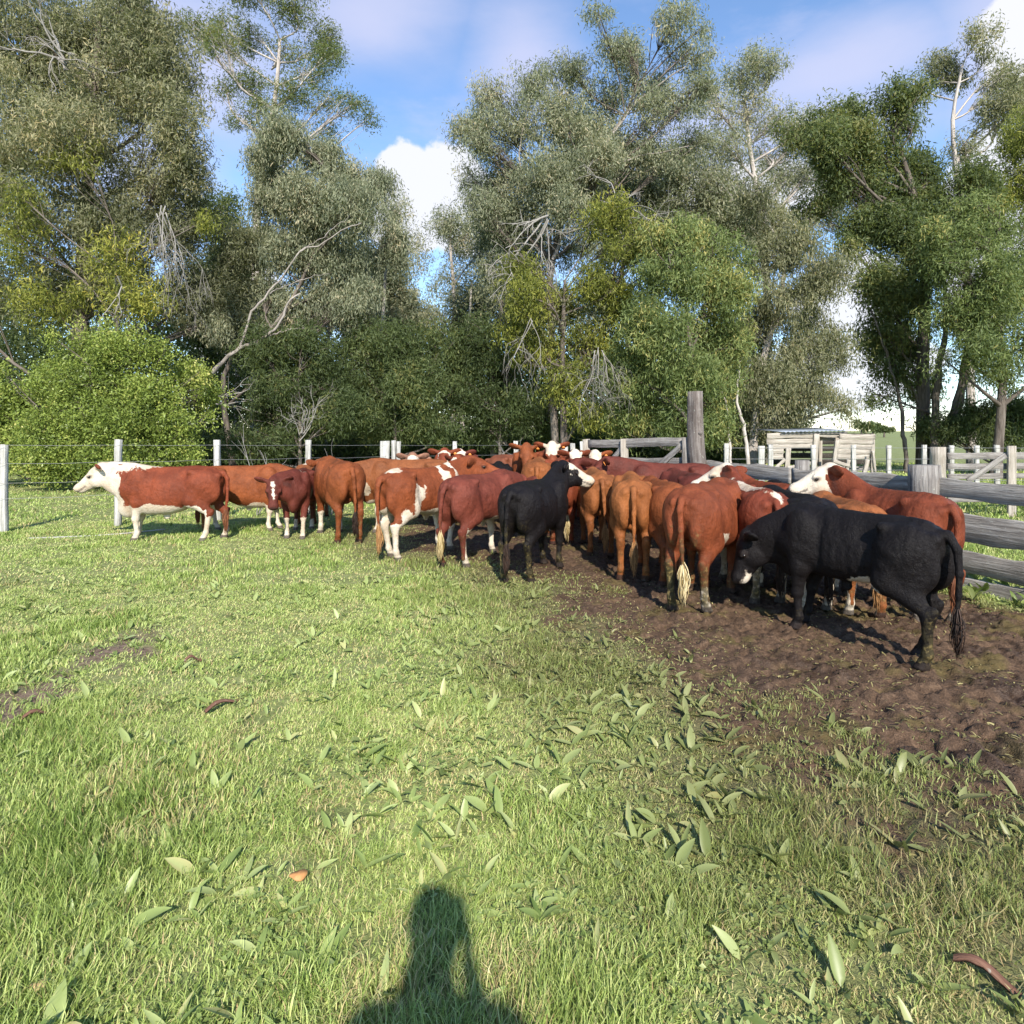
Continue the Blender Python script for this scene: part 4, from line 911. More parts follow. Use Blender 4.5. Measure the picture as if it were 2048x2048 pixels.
def twigs(mb, p, d, L, r, depth, spread=.7, sag=.25):
    p = np.asarray(p, float); d = np.asarray(d, float); d /= np.linalg.norm(d); q = [p]; n = 4; dd = d.copy()
    for i in range(n):
        dd = dd+R.normal(0, .16, 3)+np.array([0, 0, -sag*.25]); dd /= np.linalg.norm(dd); q.append(q[-1]+dd*L/n)
    tube(mb, q, np.linspace(r, r*.55, n+1), 5, cap=False)
    if depth > 0:
        for k in range(R.integers(2, 4)):
            j = R.integers(1, n+1); nd = dd*.6+R.normal(0, spread*.6, 3); twigs(mb, q[j], nd, L*R.uniform(.55, .8), r*.6, depth-1, spread, sag)
def deadwood(px, py, D, d, L=1.2, r=.035, depth=3, n=3, sag=.4, spread=.7, dy=0):
    def f(root, ov):
        mb = MB(); c = np.array(PX(px, py, D-dy))-ov
        for i in range(n): twigs(mb, c+R.normal(0, .1, 3), np.array(d)+R.normal(0, .35, 3), L*R.uniform(.7, 1.2), r, depth, spread, sag)
        mb.build('dead_branch', M_DEAD, root, smooth=True)
    return f
def limb(pts, D, r, mat=M_GUM, dy=0):
    def f(root, ov):
        mb = MB(); P = curve([PX(a, b, D-dy) for a, b in pts], 24)-ov; P += np.stack([fbm(np.arange(24)*.7+pts[0][0], np.full(24, 3.3*k), 2)-.5 for k in (1, 2, 3)], 1)*.16; tube(mb, P, np.linspace(r, r*.3, 24)*R.uniform(.88, 1.12, 24), 9, .08); mb.build('limb', mat, root, smooth=True)
    return f

tree('gum_tree', 'massive grey-green tree filling the upper left of the picture', 'tree', 150, 23, [(150, None), (160, 700), (170, 450), (190, 200), (200, 0)],
     [(60, 50, 120, 100), (200, 50, 120, 100), (310, 60, 70, 80), (340, 150, 70, 80, 0), (80, 190, 130, 100), (250, 180, 110, 90), (370, 260, 55, 60, -1), (50, 320, 110, 90), (190, 310, 110, 80, -1.5, .15), (300, 340, 100, 90), (380, 330, 45, 60),
      (90, 440, 120, 80, -1, .1), (230, 450, 100, 80), (340, 440, 70, 80, 1), (60, 560, 100, 70), (200, 560, 110, 70, 0), (330, 560, 80, 80, 2, -.2), (410, 470, 45, 90, 2.5, -.25), (400, 600, 50, 80, 2.5, -.3), (-110, 300, 110, 160), (-120, 60, 110, 130), (-130, 560, 110, 120)],
     L_GREY, r0=.34, dens=.82, tint=.40, bark=M_BARK, thick=1.2,
     extra=[deadwood(320, 420, 23, (.3, 0, -.8), 1.9, .022, 4, 5, .9, .5, 2.8), deadwood(120, 130, 23, (-.3, 0, .4), 1.5, .045, 3, 3, .1, .6, 2.0)])
tree('vine_tree', 'yellow-green leafy tree in front of the massive grey-green tree at left', 'tree', 230, 20.5, [(230, None), (235, 700), (230, 480)],
     [(230, 500, 60, 50, 0), (270, 590, 70, 50, 0, .1), (100, 600, 80, 45, 0, .05), (40, 470, 50, 60, 0), (130, 300, 60, 40, .5), (300, 600, 40, 30, -.3, .25), (60, 400, 50, 40), (380, 420, 30, 40, 1)],
     L_YELLOW, dens=.42, tint=.30, r0=.10, clump=.38, perclump=60, bd=.6, extra=[deadwood(240, 560, 20.5, (0.1, 0, -1), 1.2, .025, 3, 3, .5, .6, 1.0)])
tree('tall_gum_tree', 'tall open gum tree with pale trunk, its airy crown against the sky at left', 'tree', 512, 33, [(512, None), (510, 650), (514, 450), (522, 330), (550, 200), (560, 80)],
     [(420, 20, 50, 35), (480, 50, 40, 30), (520, 10, 50, 35), (590, 20, 55, 40), (640, 60, 40, 45), (560, 90, 45, 30), (610, 130, 45, 30), (660, 130, 35, 30), (470, 110, 45, 30), (430, 80, 30, 25), (500, 170, 45, 28), (590, 200, 50, 28), (660, 200, 45, 30), (710, 220, 35, 30), (745, 235, 14, 20), (540, 240, 55, 28), (470, 220, 35, 25), (640, 250, 45, 22), (380, 50, 30, 30), (450, 170, 25, 20)],
     L_DARK, dens=.62, tint=.68, bark=M_GUM, r0=.27, clump=.40, perclump=34, L=.19, w=.045, droop=.5, bd=1.0)
tree('willowy_tree', 'pale grey-green drooping tree left of centre with a long leaning pale limb', 'tree', 470, 25.5, [(440, None), (450, 740), (560, 640), (640, 480), (680, 380)],
     [(510, 290, 35, 45, 1), (580, 290, 50, 40), (640, 300, 45, 35), (700, 340, 60, 50), (755, 350, 30, 45), (540, 370, 60, 60), (630, 400, 80, 60), (720, 430, 60, 60), (500, 470, 50, 50, 1), (590, 490, 80, 55), (690, 520, 70, 55), (520, 570, 50, 50, 1), (620, 590, 80, 50), (720, 600, 50, 50), (455, 650, 32, 40, -.5, .15), (560, 640, 50, 30, 1), (780, 470, 30, 50, 1)],
     L_PALE, dens=.95, tint=.45, droop=1.0, bark=M_BARK, r0=.12, clump=.38, perclump=72, jit=.4,
     extra=[limb([(425, 745), (450, 718), (478, 698), (530, 676), (560, 648), (572, 610), (600, 585)], 25.5, .085, M_LIMB, 2.4), limb([(530, 676), (570, 660), (610, 655)], 25.5, .03, M_LIMB, 2.4), limb([(478, 698), (500, 635), (525, 600), (560, 560), (600, 500), (640, 488), (690, 455), (720, 448)], 25.5, .045, M_LIMB, 2.3), limb([(600, 505), (650, 470), (700, 430)], 25.5, .02, M_LIMB, 2.3), limb([(540, 585), (600, 560), (660, 545)], 25.5, .02, M_LIMB, 2.3), deadwood(430, 800, 24, (1, 0, .1), 1.6, .03, 2, 3, .0, .4, 1.5)])
for i, (lab, px, D, bl, tt) in enumerate((
    ('slim pale tree behind, left of the white cloud gap', 800, 38, [(790, 430, 35, 45), (815, 520, 50, 50), (780, 600, 60, 50), (830, 640, 50, 45)], .55),
    ('slim pale tree behind, right of the white cloud gap', 905, 37, [(890, 440, 38, 40), (930, 470, 40, 45), (900, 550, 55, 50), (950, 610, 50, 60), (880, 640, 55, 45), (970, 500, 35, 60)], .5))):
    tree('slim_tree', lab, 'tree', px, D, [(px, None), (px+5, 650), (px-5, 480), (px, 420)], bl, L_PALE, dens=.6, tint=tt, bark=M_GUM, r0=.14, clump=.5, perclump=60, L=.2, w=.05, group='slim pale trees in the gap')
tree('gum_tree', 'large airy grey-green gum tree with dark forking limbs in the centre', 'tree', 1105, 28, [(1105, None), (1103, 700), (1100, 560), (1125, 440), (1180, 330), (1250, 230)],
     [(950, 215, 35, 30), (975, 170, 40, 30), (1010, 240, 65, 50), (1060, 170, 55, 40), (1095, 120, 30, 25), (1110, 250, 70, 55), (1190, 60, 30, 25), (1270, 80, 45, 35), (1230, 110, 45, 35), (1340, 70, 45, 35), (1375, 110, 50, 40), (1300, 150, 55, 40), (1400, 60, 20, 18), (1200, 180, 70, 50), (1320, 220, 70, 50), (1200, 280, 80, 55), (1000, 340, 65, 55), (1090, 370, 80, 60), (1290, 300, 70, 50), (1390, 190, 35, 30), (1020, 440, 60, 55), (960, 300, 30, 35), (1000, 540, 55, 55, .5, -.1), (925, 260, 25, 30), (1145, 130, 40, 30), (1150, 330, 60, 45), (940, 350, 30, 35), (1400, 260, 40, 35), (1160, 230, 50, 40), (1120, 440, 60, 45, -1.5), (1190, 340, 50, 40, -1.5), (1150, 480, 60, 50, 1, -.1), (960, 420, 30, 50), (1190, 390, 60, 50, 1)],
     L_PALE, dens=.80, tint=.42, bark=M_BARK, r0=.20, clump=.42, perclump=60, droop=.8, bd=1.0,
     extra=[limb([(1110, 460), (1180, 340), (1260, 220), (1370, 130)], 28, .085, M_LIMB, .6), limb([(1105, 520), (1150, 420), (1230, 330), (1380, 290)], 28, .075, M_LIMB, .6), limb([(1106, 500), (1060, 400), (1040, 300), (1060, 200)], 28, .06, M_LIMB, .4),
            deadwood(1225, 440, 26, (0, 0, .1), 1.6, .035, 3, 8, .3, .9, 2.2), deadwood(1090, 440, 26, (-.6, 0, -.6), 1.8, .045, 3, 5, .5, .7, 2.2)])
tree('yellow_green_tree', 'yellow-green tree with bleached dead twigs in the centre', 'tree', 1130, 23.5, [(1130, None), (1125, 720), (1130, 560)],
     [(1210, 440, 50, 45, -.5, .1), (1280, 450, 40, 35), (1250, 520, 60, 45), (1190, 560, 55, 45), (1050, 600, 45, 50, -.8, .05), (1120, 600, 45, 45), (1260, 600, 60, 45), (1080, 690, 50, 45), (1170, 680, 55, 50), (1130, 760, 45, 40, -.5), (1230, 690, 50, 45), (1040, 530, 40, 35, 0, -.1), (1165, 820, 30, 35, -.8, .15), (1030, 660, 35, 35)],
     L_YELLOW, dens=.68, tint=.26, r0=.16, clump=.38, perclump=66, droop=.9,
     extra=[deadwood(1195, 700, 23.5, (.1, 0, -.9), 1.6, .020, 4, 7, .6, .85, 2.0), deadwood(1060, 640, 23.5, (-.1, 0, -1), 1.5, .020, 3, 3, .6, .5, 1.6)])
tree('round_green_tree', 'dense fresh green round tree behind the tall post', 'tree', 1390, 22, [(1390, None), (1385, 750), (1370, 600)],
     [(1330, 480, 60, 40), (1400, 460, 60, 40), (1460, 500, 50, 45), (1340, 560, 75, 55), (1440, 580, 70, 55), (1300, 660, 75, 60), (1400, 660, 70, 60), (1470, 680, 50, 60), (1260, 740, 65, 55), (1360, 750, 75, 60), (1450, 760, 60, 60), (1270, 820, 70, 45), (1360, 840, 65, 40), (1430, 840, 50, 40)],
     L_GREEN, dens=.88, tint=.58, r0=.18, clump=.38, perclump=76, droop=.8)
tree('olive_tree', 'olive green tree with drooping foliage at the left edge of the sky gap', 'tree', 1500, 25, [(1500, None), (1520, 750), (1560, 600), (1570, 500)],
     [(1560, 430, 50, 45), (1510, 400, 40, 40), (1600, 480, 50, 50), (1540, 510, 60, 50), (1620, 560, 50, 50), (1560, 610, 70, 55), (1630, 640, 45, 50), (1510, 640, 50, 60, .5), (1580, 700, 60, 55), (1640, 700, 35, 45), (1520, 770, 60, 60), (1600, 780, 50, 50), (1550, 840, 70, 45), (1660, 800, 45, 22, 0, 0, .4), (1700, 815, 40, 22, 0, 0, .35), (1490, 840, 45, 45)],
     L_GREY, dens=.78, tint=.42, r0=.18, clump=.40, perclump=70, droop=1.0, bark=M_GUM,
     extra=[limb([(1496, 962), (1490, 870), (1475, 800), (1480, 720)], 25, .08, M_GUM, 2.5), limb([(1464, 962), (1460, 880), (1455, 820), (1440, 760)], 25, .06, M_GUM, 2.5)])
tree('thin_crowned_tree', 'thin-crowned pale tree with bare forks behind the olive tree', 'tree', 1540, 34, [(1530, None), (1535, 600), (1520, 420), (1500, 300), (1490, 200)],
     [(1420, 230, 45, 40), (1480, 160, 50, 40), (1530, 150, 30, 35), (1440, 300, 55, 45), (1500, 230, 45, 45, 0, .3), (1560, 240, 45, 40), (1600, 290, 45, 40), (1400, 360, 55, 45), (1480, 360, 50, 35), (1620, 350, 45, 40), (1570, 350, 40, 35), (1650, 420, 35, 40), (1620, 230, 40, 35), (1680, 380, 40, 35), (1350, 470, 60, 40), (1540, 300, 40, 35), (1420, 170, 30, 25), (1500, 430, 50, 35), (1350, 400, 60, 45), (1440, 420, 60, 35), (1500, 120, 30, 20)],
     L_PALE, dens=.60, tint=.55, bark=M_GUM, r0=.24, clump=.48, perclump=50, L=.2, w=.045, bd=1.3)
tree('tall_dark_tree', 'tall dark tree with several straight trunks right of the sky gap', 'tree', 1850, 27, [(1850, None), (1845, 750), (1850, 550), (1830, 400), (1800, 300)],
     [(1660, 240, 40, 35), (1720, 210, 45, 35), (1630, 300, 35, 40), (1700, 290, 50, 40), (1780, 220, 50, 40), (1770, 300, 55, 40), (1840, 230, 40, 40), (1680, 370, 35, 35), (1730, 440, 45, 35), (1690, 500, 30, 25), (1800, 380, 65, 50, 1, -.25), (1860, 330, 50, 50, 1, -.2), (1780, 450, 60, 50, 0, -.15), (1840, 500, 65, 50), (1750, 570, 55, 45), (1820, 590, 60, 55), (1760, 660, 50, 45), (1830, 680, 55, 50), (1790, 740, 45, 40, 0, 0, .6), (1755, 790, 30, 35, 0, 0, .5), (1880, 770, 40, 40, 1), (1600, 250, 35, 30), (1660, 330, 40, 35), (1640, 400, 35, 30), (1740, 350, 50, 40), (1860, 420, 50, 50), (1920, 380, 40, 50)],
     L_DARK, dens=.88, tint=.62, bark=M_BARK, r0=.30, clump=.42, perclump=64, L=.2, w=.055,
     extra=[limb([(1812, 952), (1808, 885), (1800, 800), (1770, 700), (1740, 620)], 27, .10, M_BARK, .5), limb([(1866, 952), (1870, 885), (1875, 760), (1890, 640), (1890, 520)], 27, .20, M_BARK, 1.0), limb([(1880, 952), (1895, 885), (1925, 770), (1940, 650), (1935, 520)], 27, .26, M_BARK, 1.0)])
tree('feathery_gum_tree', 'feathery-topped gum tree with a thin pale trunk, highest at the right', 'tree', 1945, 31, [(1930, None), (1935, 600), (1920, 400), (1905, 250), (1925, 130)],
     [(1900, 110, 40, 30), (1945, 80, 35, 25), (1930, 140, 35, 30), (1970, 110, 20, 20), (1870, 150, 25, 18), (1990, 170, 40, 30), (2030, 200, 35, 40), (1980, 230, 45, 40), (1930, 300, 35, 45, 0, 0, .5), (2040, 120, 20, 30), (1960, 380, 40, 40, 0, 0, .6), (2090, 160, 60, 60)],
     L_GREY, dens=.55, tint=.40, bark=M_GUM, r0=.20, clump=.42, perclump=52, L=.2, w=.05)
tree('leafy_tree', 'leafy mid-green tree at the right edge in front of the dark trunks', 'tree', 1990, 23.5, [(2000, None), (2005, 750), (1990, 600), (1980, 480)],
     [(1930, 470, 60, 45), (2000, 450, 50, 45), (1890, 530, 50, 40), (1960, 550, 65, 50), (2030, 560, 50, 60), (1900, 620, 50, 45), (1970, 640, 60, 50), (2040, 680, 45, 60), (1930, 700, 50, 40), (2000, 740, 50, 35, 0, 0, .7), (2110, 520, 60, 120), (2110, 700, 60, 90), (1890, 720, 30, 30, 0, 0, .6), (1960, 410, 40, 30), (1860, 470, 30, 40), (1950, 600, 60, 50)],
     L_GREEN, dens=.85, tint=.40, r0=.18, clump=.40, perclump=64)
tree('olive_topped_tree', 'yellowish olive tree crown cut by the right edge of the picture', 'tree', 2065, 27, [(2065, None), (2070, 600), (2060, 350)],
     [(2010, 290, 40, 45), (2050, 260, 40, 40), (2030, 360, 45, 50), (2080, 380, 50, 80), (1985, 400, 30, 40)],
     L_YELLOW, dens=.7, tint=.16, r0=.18, clump=.42, perclump=66)
def shrub(label, base, D, blobs, mat, tint, **k):
    return tree('shrub', label, 'shrub', base, D, [(base, None), (base, 860), (base, 800)], blobs, mat, tint=tint, r0=.09, **k)
shrub('bright green rounded bush behind the wire fence at the left', 210, 19.5,
      [(10, 800, 50, 40), (50, 760, 40, 40), (95, 725, 40, 38), (150, 690, 45, 38), (205, 678, 35, 30), (255, 700, 45, 40), (310, 705, 40, 35), (355, 745, 38, 38), (395, 790, 30, 40), (60, 830, 70, 50), (150, 770, 60, 50, -.6), (240, 770, 60, 45, -.8), (320, 790, 60, 50, -.6), (170, 850, 90, 48, -1.2), (290, 850, 80, 48, -1.2), (380, 860, 40, 50), (60, 895, 75, 42, -.5), (180, 912, 85, 38, -1.5), (300, 912, 80, 38, -1.5), (-60, 850, 50, 55), (-70, 910, 60, 40), (395, 918, 30, 28), (120, 680, 14, 18, -.3, .2, .5), (175, 655, 12, 16, -.3, .2, .5), (290, 668, 14, 16, -.3, .2, .5), (345, 700, 12, 16, -.3, .2, .5), (410, 745, 12, 16, -.3, .2, .5), (20, 745, 14, 18, -.3, .2, .5), (228, 648, 10, 14, -.3, .2, .5), (425, 830, 12, 14, -.3, .2, .5)],
      L_BUSH, .40, L=.10, w=.045, droop=-.3, jit=.8, clump=.28, perclump=56, dens=1.0, bd=.5)
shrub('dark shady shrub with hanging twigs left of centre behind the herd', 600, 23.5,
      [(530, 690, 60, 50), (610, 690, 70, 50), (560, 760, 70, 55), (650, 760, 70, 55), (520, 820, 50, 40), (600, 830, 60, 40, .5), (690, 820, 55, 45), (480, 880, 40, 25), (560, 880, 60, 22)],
      L_DARK, .40, clump=.36, perclump=64, dens=.8, extra=[deadwood(600, 870, 22.5, (.2, 0, 1), 1.1, .02, 3, 5, -.2, .6, .5)])  # leaf tint lowered to paint the deep understory shade
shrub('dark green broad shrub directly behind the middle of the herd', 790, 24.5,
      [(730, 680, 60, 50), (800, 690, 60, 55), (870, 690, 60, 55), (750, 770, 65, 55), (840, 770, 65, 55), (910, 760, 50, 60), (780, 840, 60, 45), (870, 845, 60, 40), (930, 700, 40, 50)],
      L_DARK, .52, clump=.36, perclump=64, dens=.8)  # dark green leaves, tint lowered further for painted understory shade
shrub('shadowy shrub between the trunks at the centre', 1000, 25.5, [(960, 690, 50, 60), (1010, 740, 50, 60), (960, 800, 50, 50), (1040, 810, 50, 50), (1090, 840, 45, 35), (980, 860, 50, 25)], L_DARK, .30, clump=.36, perclump=56, dens=.7)  # low leaf tint paints the shade between the trunks
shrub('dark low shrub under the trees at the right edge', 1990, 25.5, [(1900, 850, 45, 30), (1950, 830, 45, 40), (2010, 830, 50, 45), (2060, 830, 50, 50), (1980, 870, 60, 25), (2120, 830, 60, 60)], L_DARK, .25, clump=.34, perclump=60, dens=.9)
for i, (px, D, lab, bl) in enumerate((
    (470, 36, 'shadowy tree behind the tall open gum trunk', [(450, 430, 50, 60), (480, 520, 60, 60), (420, 560, 40, 60), (500, 620, 60, 60), (430, 660, 50, 60)]),
    (700, 34, 'grey-green tree filling in behind the willowy tree', [(660, 480, 60, 60), (760, 540, 55, 60), (700, 600, 70, 60), (790, 620, 50, 60), (620, 660, 60, 50), (740, 670, 70, 50)]),
    (1010, 35, 'grey-green tree behind the left of the central gum tree', [(1000, 450, 50, 60), (1060, 500, 60, 60), (960, 600, 60, 60), (1040, 620, 60, 60), (1100, 620, 60, 50)]),
    (1250, 35, 'pale tree behind the right of the central gum tree', [(1180, 330, 60, 50), (1250, 380, 70, 50), (1340, 350, 60, 50), (1310, 420, 70, 50), (1230, 480, 70, 60), (1340, 500, 60, 60), (1420, 430, 60, 50), (1480, 440, 50, 50), (1200, 600, 60, 60)]))):
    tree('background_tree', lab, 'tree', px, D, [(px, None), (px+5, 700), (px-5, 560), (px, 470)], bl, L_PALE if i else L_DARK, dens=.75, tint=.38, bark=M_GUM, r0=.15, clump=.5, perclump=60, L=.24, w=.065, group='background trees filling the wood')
def trunks():
    for i, (px, D, r, lab, top) in enumerate(((990, 26.5, .12, 'pale shredding-barked trunk behind the middle of the herd', 600), (1115, 23.8, .13, 'reddish trunk under the yellow-green tree', 640), (760, 30, .10, 'thin pale stem in the dark wood left of centre', 480), (930, 33, .10, 'thin pale stem left of the central gum tree', 560), (655, 29, .10, 'thin stem inside the willowy tree', 500))):
        o = Vector(((px-1024)*D/F, D, 0)); root = empty('tree', o); tag(root, lab, 'tree', 'bare lower trunks in the shade of the wood'); ov = np.array(o)
        m = MB(); P = curve([(o.x, D, -.2), PX(px-8, 780, D), PX(px+6, (780+top)/2, D), PX(px+14, top, D)], 12)-ov; tube(m, P, np.linspace(r*1.3, r*.5, 12), 9, .07, i); m.build('trunk', M_GUM if i > 1 else M_BARK, root, smooth=True)
        V, Q, A = leaf_mesh(P[-1]+R.normal(0, 1, (1500, 3))*[.9, .9, .8], .16, .04, .8, .4, .2, .5); mesh_np('crown', V, [Q], L_GREY, root, attrs={'tint': A})
trunks()
def woodland():
    # dark-tinted leaf mass that paints the unlit depth behind the nearer trees
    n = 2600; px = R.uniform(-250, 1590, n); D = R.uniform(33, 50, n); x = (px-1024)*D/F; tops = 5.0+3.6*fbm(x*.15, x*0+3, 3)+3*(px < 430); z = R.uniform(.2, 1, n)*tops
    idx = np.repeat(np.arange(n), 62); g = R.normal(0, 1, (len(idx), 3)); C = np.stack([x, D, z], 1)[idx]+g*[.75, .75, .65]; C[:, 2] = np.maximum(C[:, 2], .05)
    n2 = 1500; px2 = R.uniform(-300, 1500, n2); D2 = R.uniform(27.5, 36, n2); c2 = np.stack([(px2-1024)*D2/F, D2, R.uniform(.1, 1.5, n2)], 1)  # low dark clumps added to hide sunlit ground beyond the wood
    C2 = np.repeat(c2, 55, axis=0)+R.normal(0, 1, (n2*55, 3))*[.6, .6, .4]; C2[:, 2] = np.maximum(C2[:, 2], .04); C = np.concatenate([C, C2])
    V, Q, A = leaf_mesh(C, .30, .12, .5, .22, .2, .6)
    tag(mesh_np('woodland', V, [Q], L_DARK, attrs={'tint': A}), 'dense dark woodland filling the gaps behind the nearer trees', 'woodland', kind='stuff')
woodland()
for i, (px, D, h, lab) in enumerate(((1722, 170, 4.5, 'small distant round tree on the horizon in the gap at right'), (1745, 185, 4.0, 'tiny far tree just right of the first horizon tree'), (1768, 175, 3.6, 'tiny far tree nearest the dark trunks on the horizon'))):
    o = Vector(((px-1024)*D/F, D, float(hgt(np.array([(px-1024)*D/F]), np.array([D*1.0]))[0]))); root = empty('distant_tree', o); tag(root, lab, 'tree', 'far trees on the horizon'); m = MB(); tube(m, [(0, 0, -.3), (.1, 0, h*.3), (0, 0, h*.6)], [.3, .22, .12], 6); m.build('trunk', M_BARK, root)
    c = R.normal(0, 1, (9, 3))*[h*.30, h*.3, h*.12]+[0, 0, h*.72]; C = c[R.integers(0, 9, 1500)]+R.normal(0, 1, (1500, 3))*h*.10
    V, Q, A = leaf_mesh(C, .6, .3, .3, .4, .2, .6); mesh_np('crown', V, [Q], L_DARK, root, attrs={'tint': A})

# leafy twigs and dead sticks poking up just behind the fence
def sticks(px, py, D, lab):
    o = np.array([(px-1024)*D/F, D, 0]); mb = MB(); z = H-(py-HY)*D/F
    for i in range(3): twigs(mb, (R.normal(0, .12), R.normal(0, .1), -.02), (R.normal(0, .3), 0, 1), z*.75*R.uniform(.7, 1.05), .013, 2, .4, -.15)
    ob = mb.build('dead_sticks', M_DEAD, None, (0, 0, 0), smooth=True); ob.location = o; tag(ob, lab, 'dead branch')
sticks(510, 893, 12.9, 'dead branching sticks standing between the second and third white fence posts')
sticks(662, 912, 13.0, 'pale forked sticks behind the rusty red cow\'s back')
sticks(1010, 908, 14.6, 'pale sticks leaning beside the fence post behind the black rump')

# ------------------------------------------------------------------ bits lying in the grass
def barkstrip(px, py, L, w, ang, lab):
    x, y = G_(px, py); m = MB(); n = 12; V = []; A = []
    for i in range(n+1):
        t = i/n; ww = w*(.35+.65*math.sin(math.pi*min(1, .12+t*.85)))*(1+.15*math.sin(i*2.1)); c = np.array([math.cos(ang)*L*(t-.5), math.sin(ang)*L*(t-.5)+.04*L*math.sin(t*3), .03+.025*math.sin(t*5)])
        s_ = np.array([-math.sin(ang), math.cos(ang), 0])
        for k in range(5):
            q = (k-2)/2; V.append(c+s_*q*ww/2+[0, 0, -.012*q*q+.0]); A.append((t*L, q*ww/2, 0))
        for k in range(5):
            q = (k-2)/2; V.append(c+s_*q*ww/2*.95+[0, 0, -.012*q*q-.007]); A.append((t*L, q*ww/2, .05))
    Q = []
    for i in range(n):
        for k in range(4):
            a = i*10+k; Q.append((a, a+1, a+11, a+10)); b = a+5; Q.append((b, b+10, b+11, b+1))
        a = i*10; Q += [(a, a+10, a+15, a+5), (a+4, a+9, a+19, a+14)]
    m.add(V, Q, None, A); o = m.build('bark_strip', M_BARK_PIECE, None, (0, 0, 0), smooth=False); o.location = (x, y, float(hgt(np.array([x]), np.array([y]))[0])+.012); tag(o, lab, 'bark', 'strips of fallen bark in the grass')
barkstrip(447, 1418, .26, .035, 1.1, 'narrow curved strip of reddish bark lying in the grass left of centre')
barkstrip(76, 1438, .16, .035, .9, 'short reddish bark strip beside the bare earth at the left')
barkstrip(1985, 1960, .20, .035, -.75, 'reddish bark strip lying in the grass at the lower right corner')
barkstrip(386, 1328, .12, .03, .8, 'small brown bark piece in the grass above the long bark strip')
def fallen_leaf(px, py, r, c, lab):
    x, y = G_(px, py); s = NT('fallen_leaf'); nn = s.noise(s.obj(), 40, 3); s.bsdf(s.ramp(nn, ((.3, tuple(v*.6 for v in c)), (.7, c))), .6); V = [(0, 0, .006)]; n = 14
    for i in range(n): a = 2*math.pi*i/n; q = r*(1+.15*math.sin(3*a)+.08*math.sin(7*a)); V.append((math.cos(a)*q, math.sin(a)*q*.7, .004*math.sin(2*a)))
    V += [(a, b, c_-.003) for a, b, c_ in V]; T = [(0, i+1, (i+1) % n+1) for i in range(n)]+[(n+1, n+1+(i+1) % n+1, n+1+i+1) for i in range(n)]
    Q = [(i+1, n+1+i+1, n+1+(i+1) % n+1, (i+1) % n+1) for i in range(n)]
    o = mesh_np('fallen_leaf', V, [np.array(Q), np.array(T)], s.m); o.location = (x, y, .045); o.rotation_euler = (.25, .1, .4); tag(o, lab, 'leaf')
fallen_leaf(597, 1774, .032, (.55, .27, .10), 'round orange-brown dead leaf lying in the grass left of the photographer\'s shadow')
fallen_leaf(75, 2000, .022, (.60, .42, .20), 'small tan dead leaf in the bottom left corner')

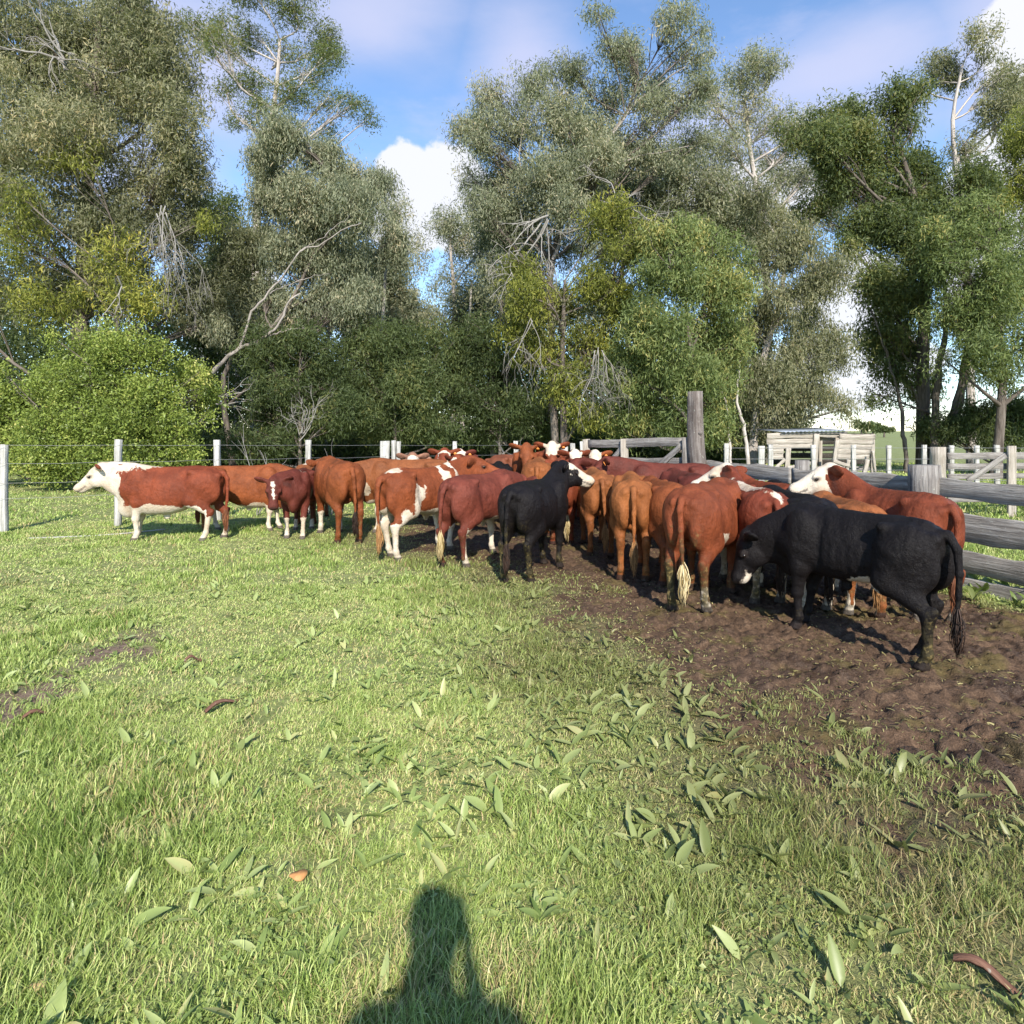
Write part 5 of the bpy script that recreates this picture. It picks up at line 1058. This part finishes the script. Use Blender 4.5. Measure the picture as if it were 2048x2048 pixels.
# ------------------------------------------------------------------ the photographer (seen by the shadow on the grass)
def person():
    S = SDF((-.45, -.75, -.03), (.45, .12, 1.86), .014)
    c = S.cap; y0 = -.27
    S.ell((0, y0, 1.00), (.17, .13, .16), .05); S.ell((0, y0, 1.17), (.165, .13, .18), .06); S.ell((0, y0, 1.36), (.175, .12, .16), .06)
    c((-.15, y0, 1.46), (.15, y0, 1.46), .06, .06, .05); c((0, y0, 1.48), (0, y0+.03, 1.60), .06, .055, .04)
    S.ell((0, y0+.03, 1.69), (.080, .10, .115), .03); S.ell((0, y0+.05, 1.63), (.058, .07, .06), .03); S.ell((0, y0+.135, 1.67), (.012, .018, .022), .012)
    for q in (1, -1):
        S.ell((q*.082, y0+.02, 1.68), (.012, .02, .03), .01)
        c((q*.09, y0, .95), (q*.10, y0+.01, .52), .10, .062, .04); c((q*.10, y0+.01, .50), (q*.10, y0-.02, .10), .062, .042, .03); c((q*.10, y0-.03, .05), (q*.115, y0+.15, .035), .045, .038, .02)
        c((q*.20, y0, 1.44), (q*.185, y0+.04, 1.17), .064, .050, .04); c((q*.185, y0+.04, 1.17), (q*.085, y0+.15, 1.50), .044, .028, .02)
        hx = q*.075; hy = y0+.195; hz = 1.585; S.ell((q*.085, hy-.02, hz-.03), (.018, .035, .045), .015)
        for k, (dz, L) in enumerate(((.03, .05), (.008, .058), (-.014, .054), (-.036, .042))):
            a = np.array([q*.084, hy, hz+dz]); b = a+[q*-.012, L*.55, .004]; e = b+[q*-.028, L*.12, 0]; c(a, b, .0115, .0105, .004); c(b, e, .0105, .009, .004)
        c((q*.082, hy-.03, hz+.0), (q*.055, hy-.015, hz+.05), .013, .010, .005)
    S.f = np.maximum(S.f, -(S.g[2][None, None, :])).astype(np.float32); V, Q = S.mesh(); x, y, z = V.T
    s = NT('person_skin_and_clothes'); at = s.attr('c', 'Color'); s.bsdf(at, .8); C = np.tile((.50, .30, .21), (len(V), 1)); arm = (y > y0+.12) & (z > 1.3)
    C[(z < 1.50) & ~arm] = (.06, .09, .16); C[z < 1.0] = (.05, .05, .06); C[z < .1] = (.04, .03, .02)
    o = mesh_np('person', V-[0, y0, 0], [Q], s.m, smooth=True, attrs={'c': C}, loc=(.07, y0, 0)); tag(o, 'person in dark shirt and trousers raising a phone, seen as the shadow at the bottom', 'person')
    hs = SDF((-.15, y0-.15, 1.55), (.15, y0+.2, 1.85), .014); hs.ell((0, y0+.015, 1.725), (.092, .108, .10), 0); hs.f = np.maximum(hs.f, (hs.g[1][None, :, None]-(y0+.085))); hv, hq = hs.mesh(); s = NT('short_dark_hair'); s.bsdf((.03, .02, .015), .7)
    mesh_np('hair', hv-[0, y0, 0], [hq], s.m, o, smooth=True)
    m = MB(); board(m, (-.078, -.04, 1.62), (.078, -.04, 1.62), .076, .009, seg=4, wob=0, rough_end=0); s = NT('phone_shell'); s.bsdf((.02, .02, .025), .3); p = m.build('phone', s.m); p.location = (.07, 0, 0); tag(p, 'black phone held up by the photographer', 'phone')
person()
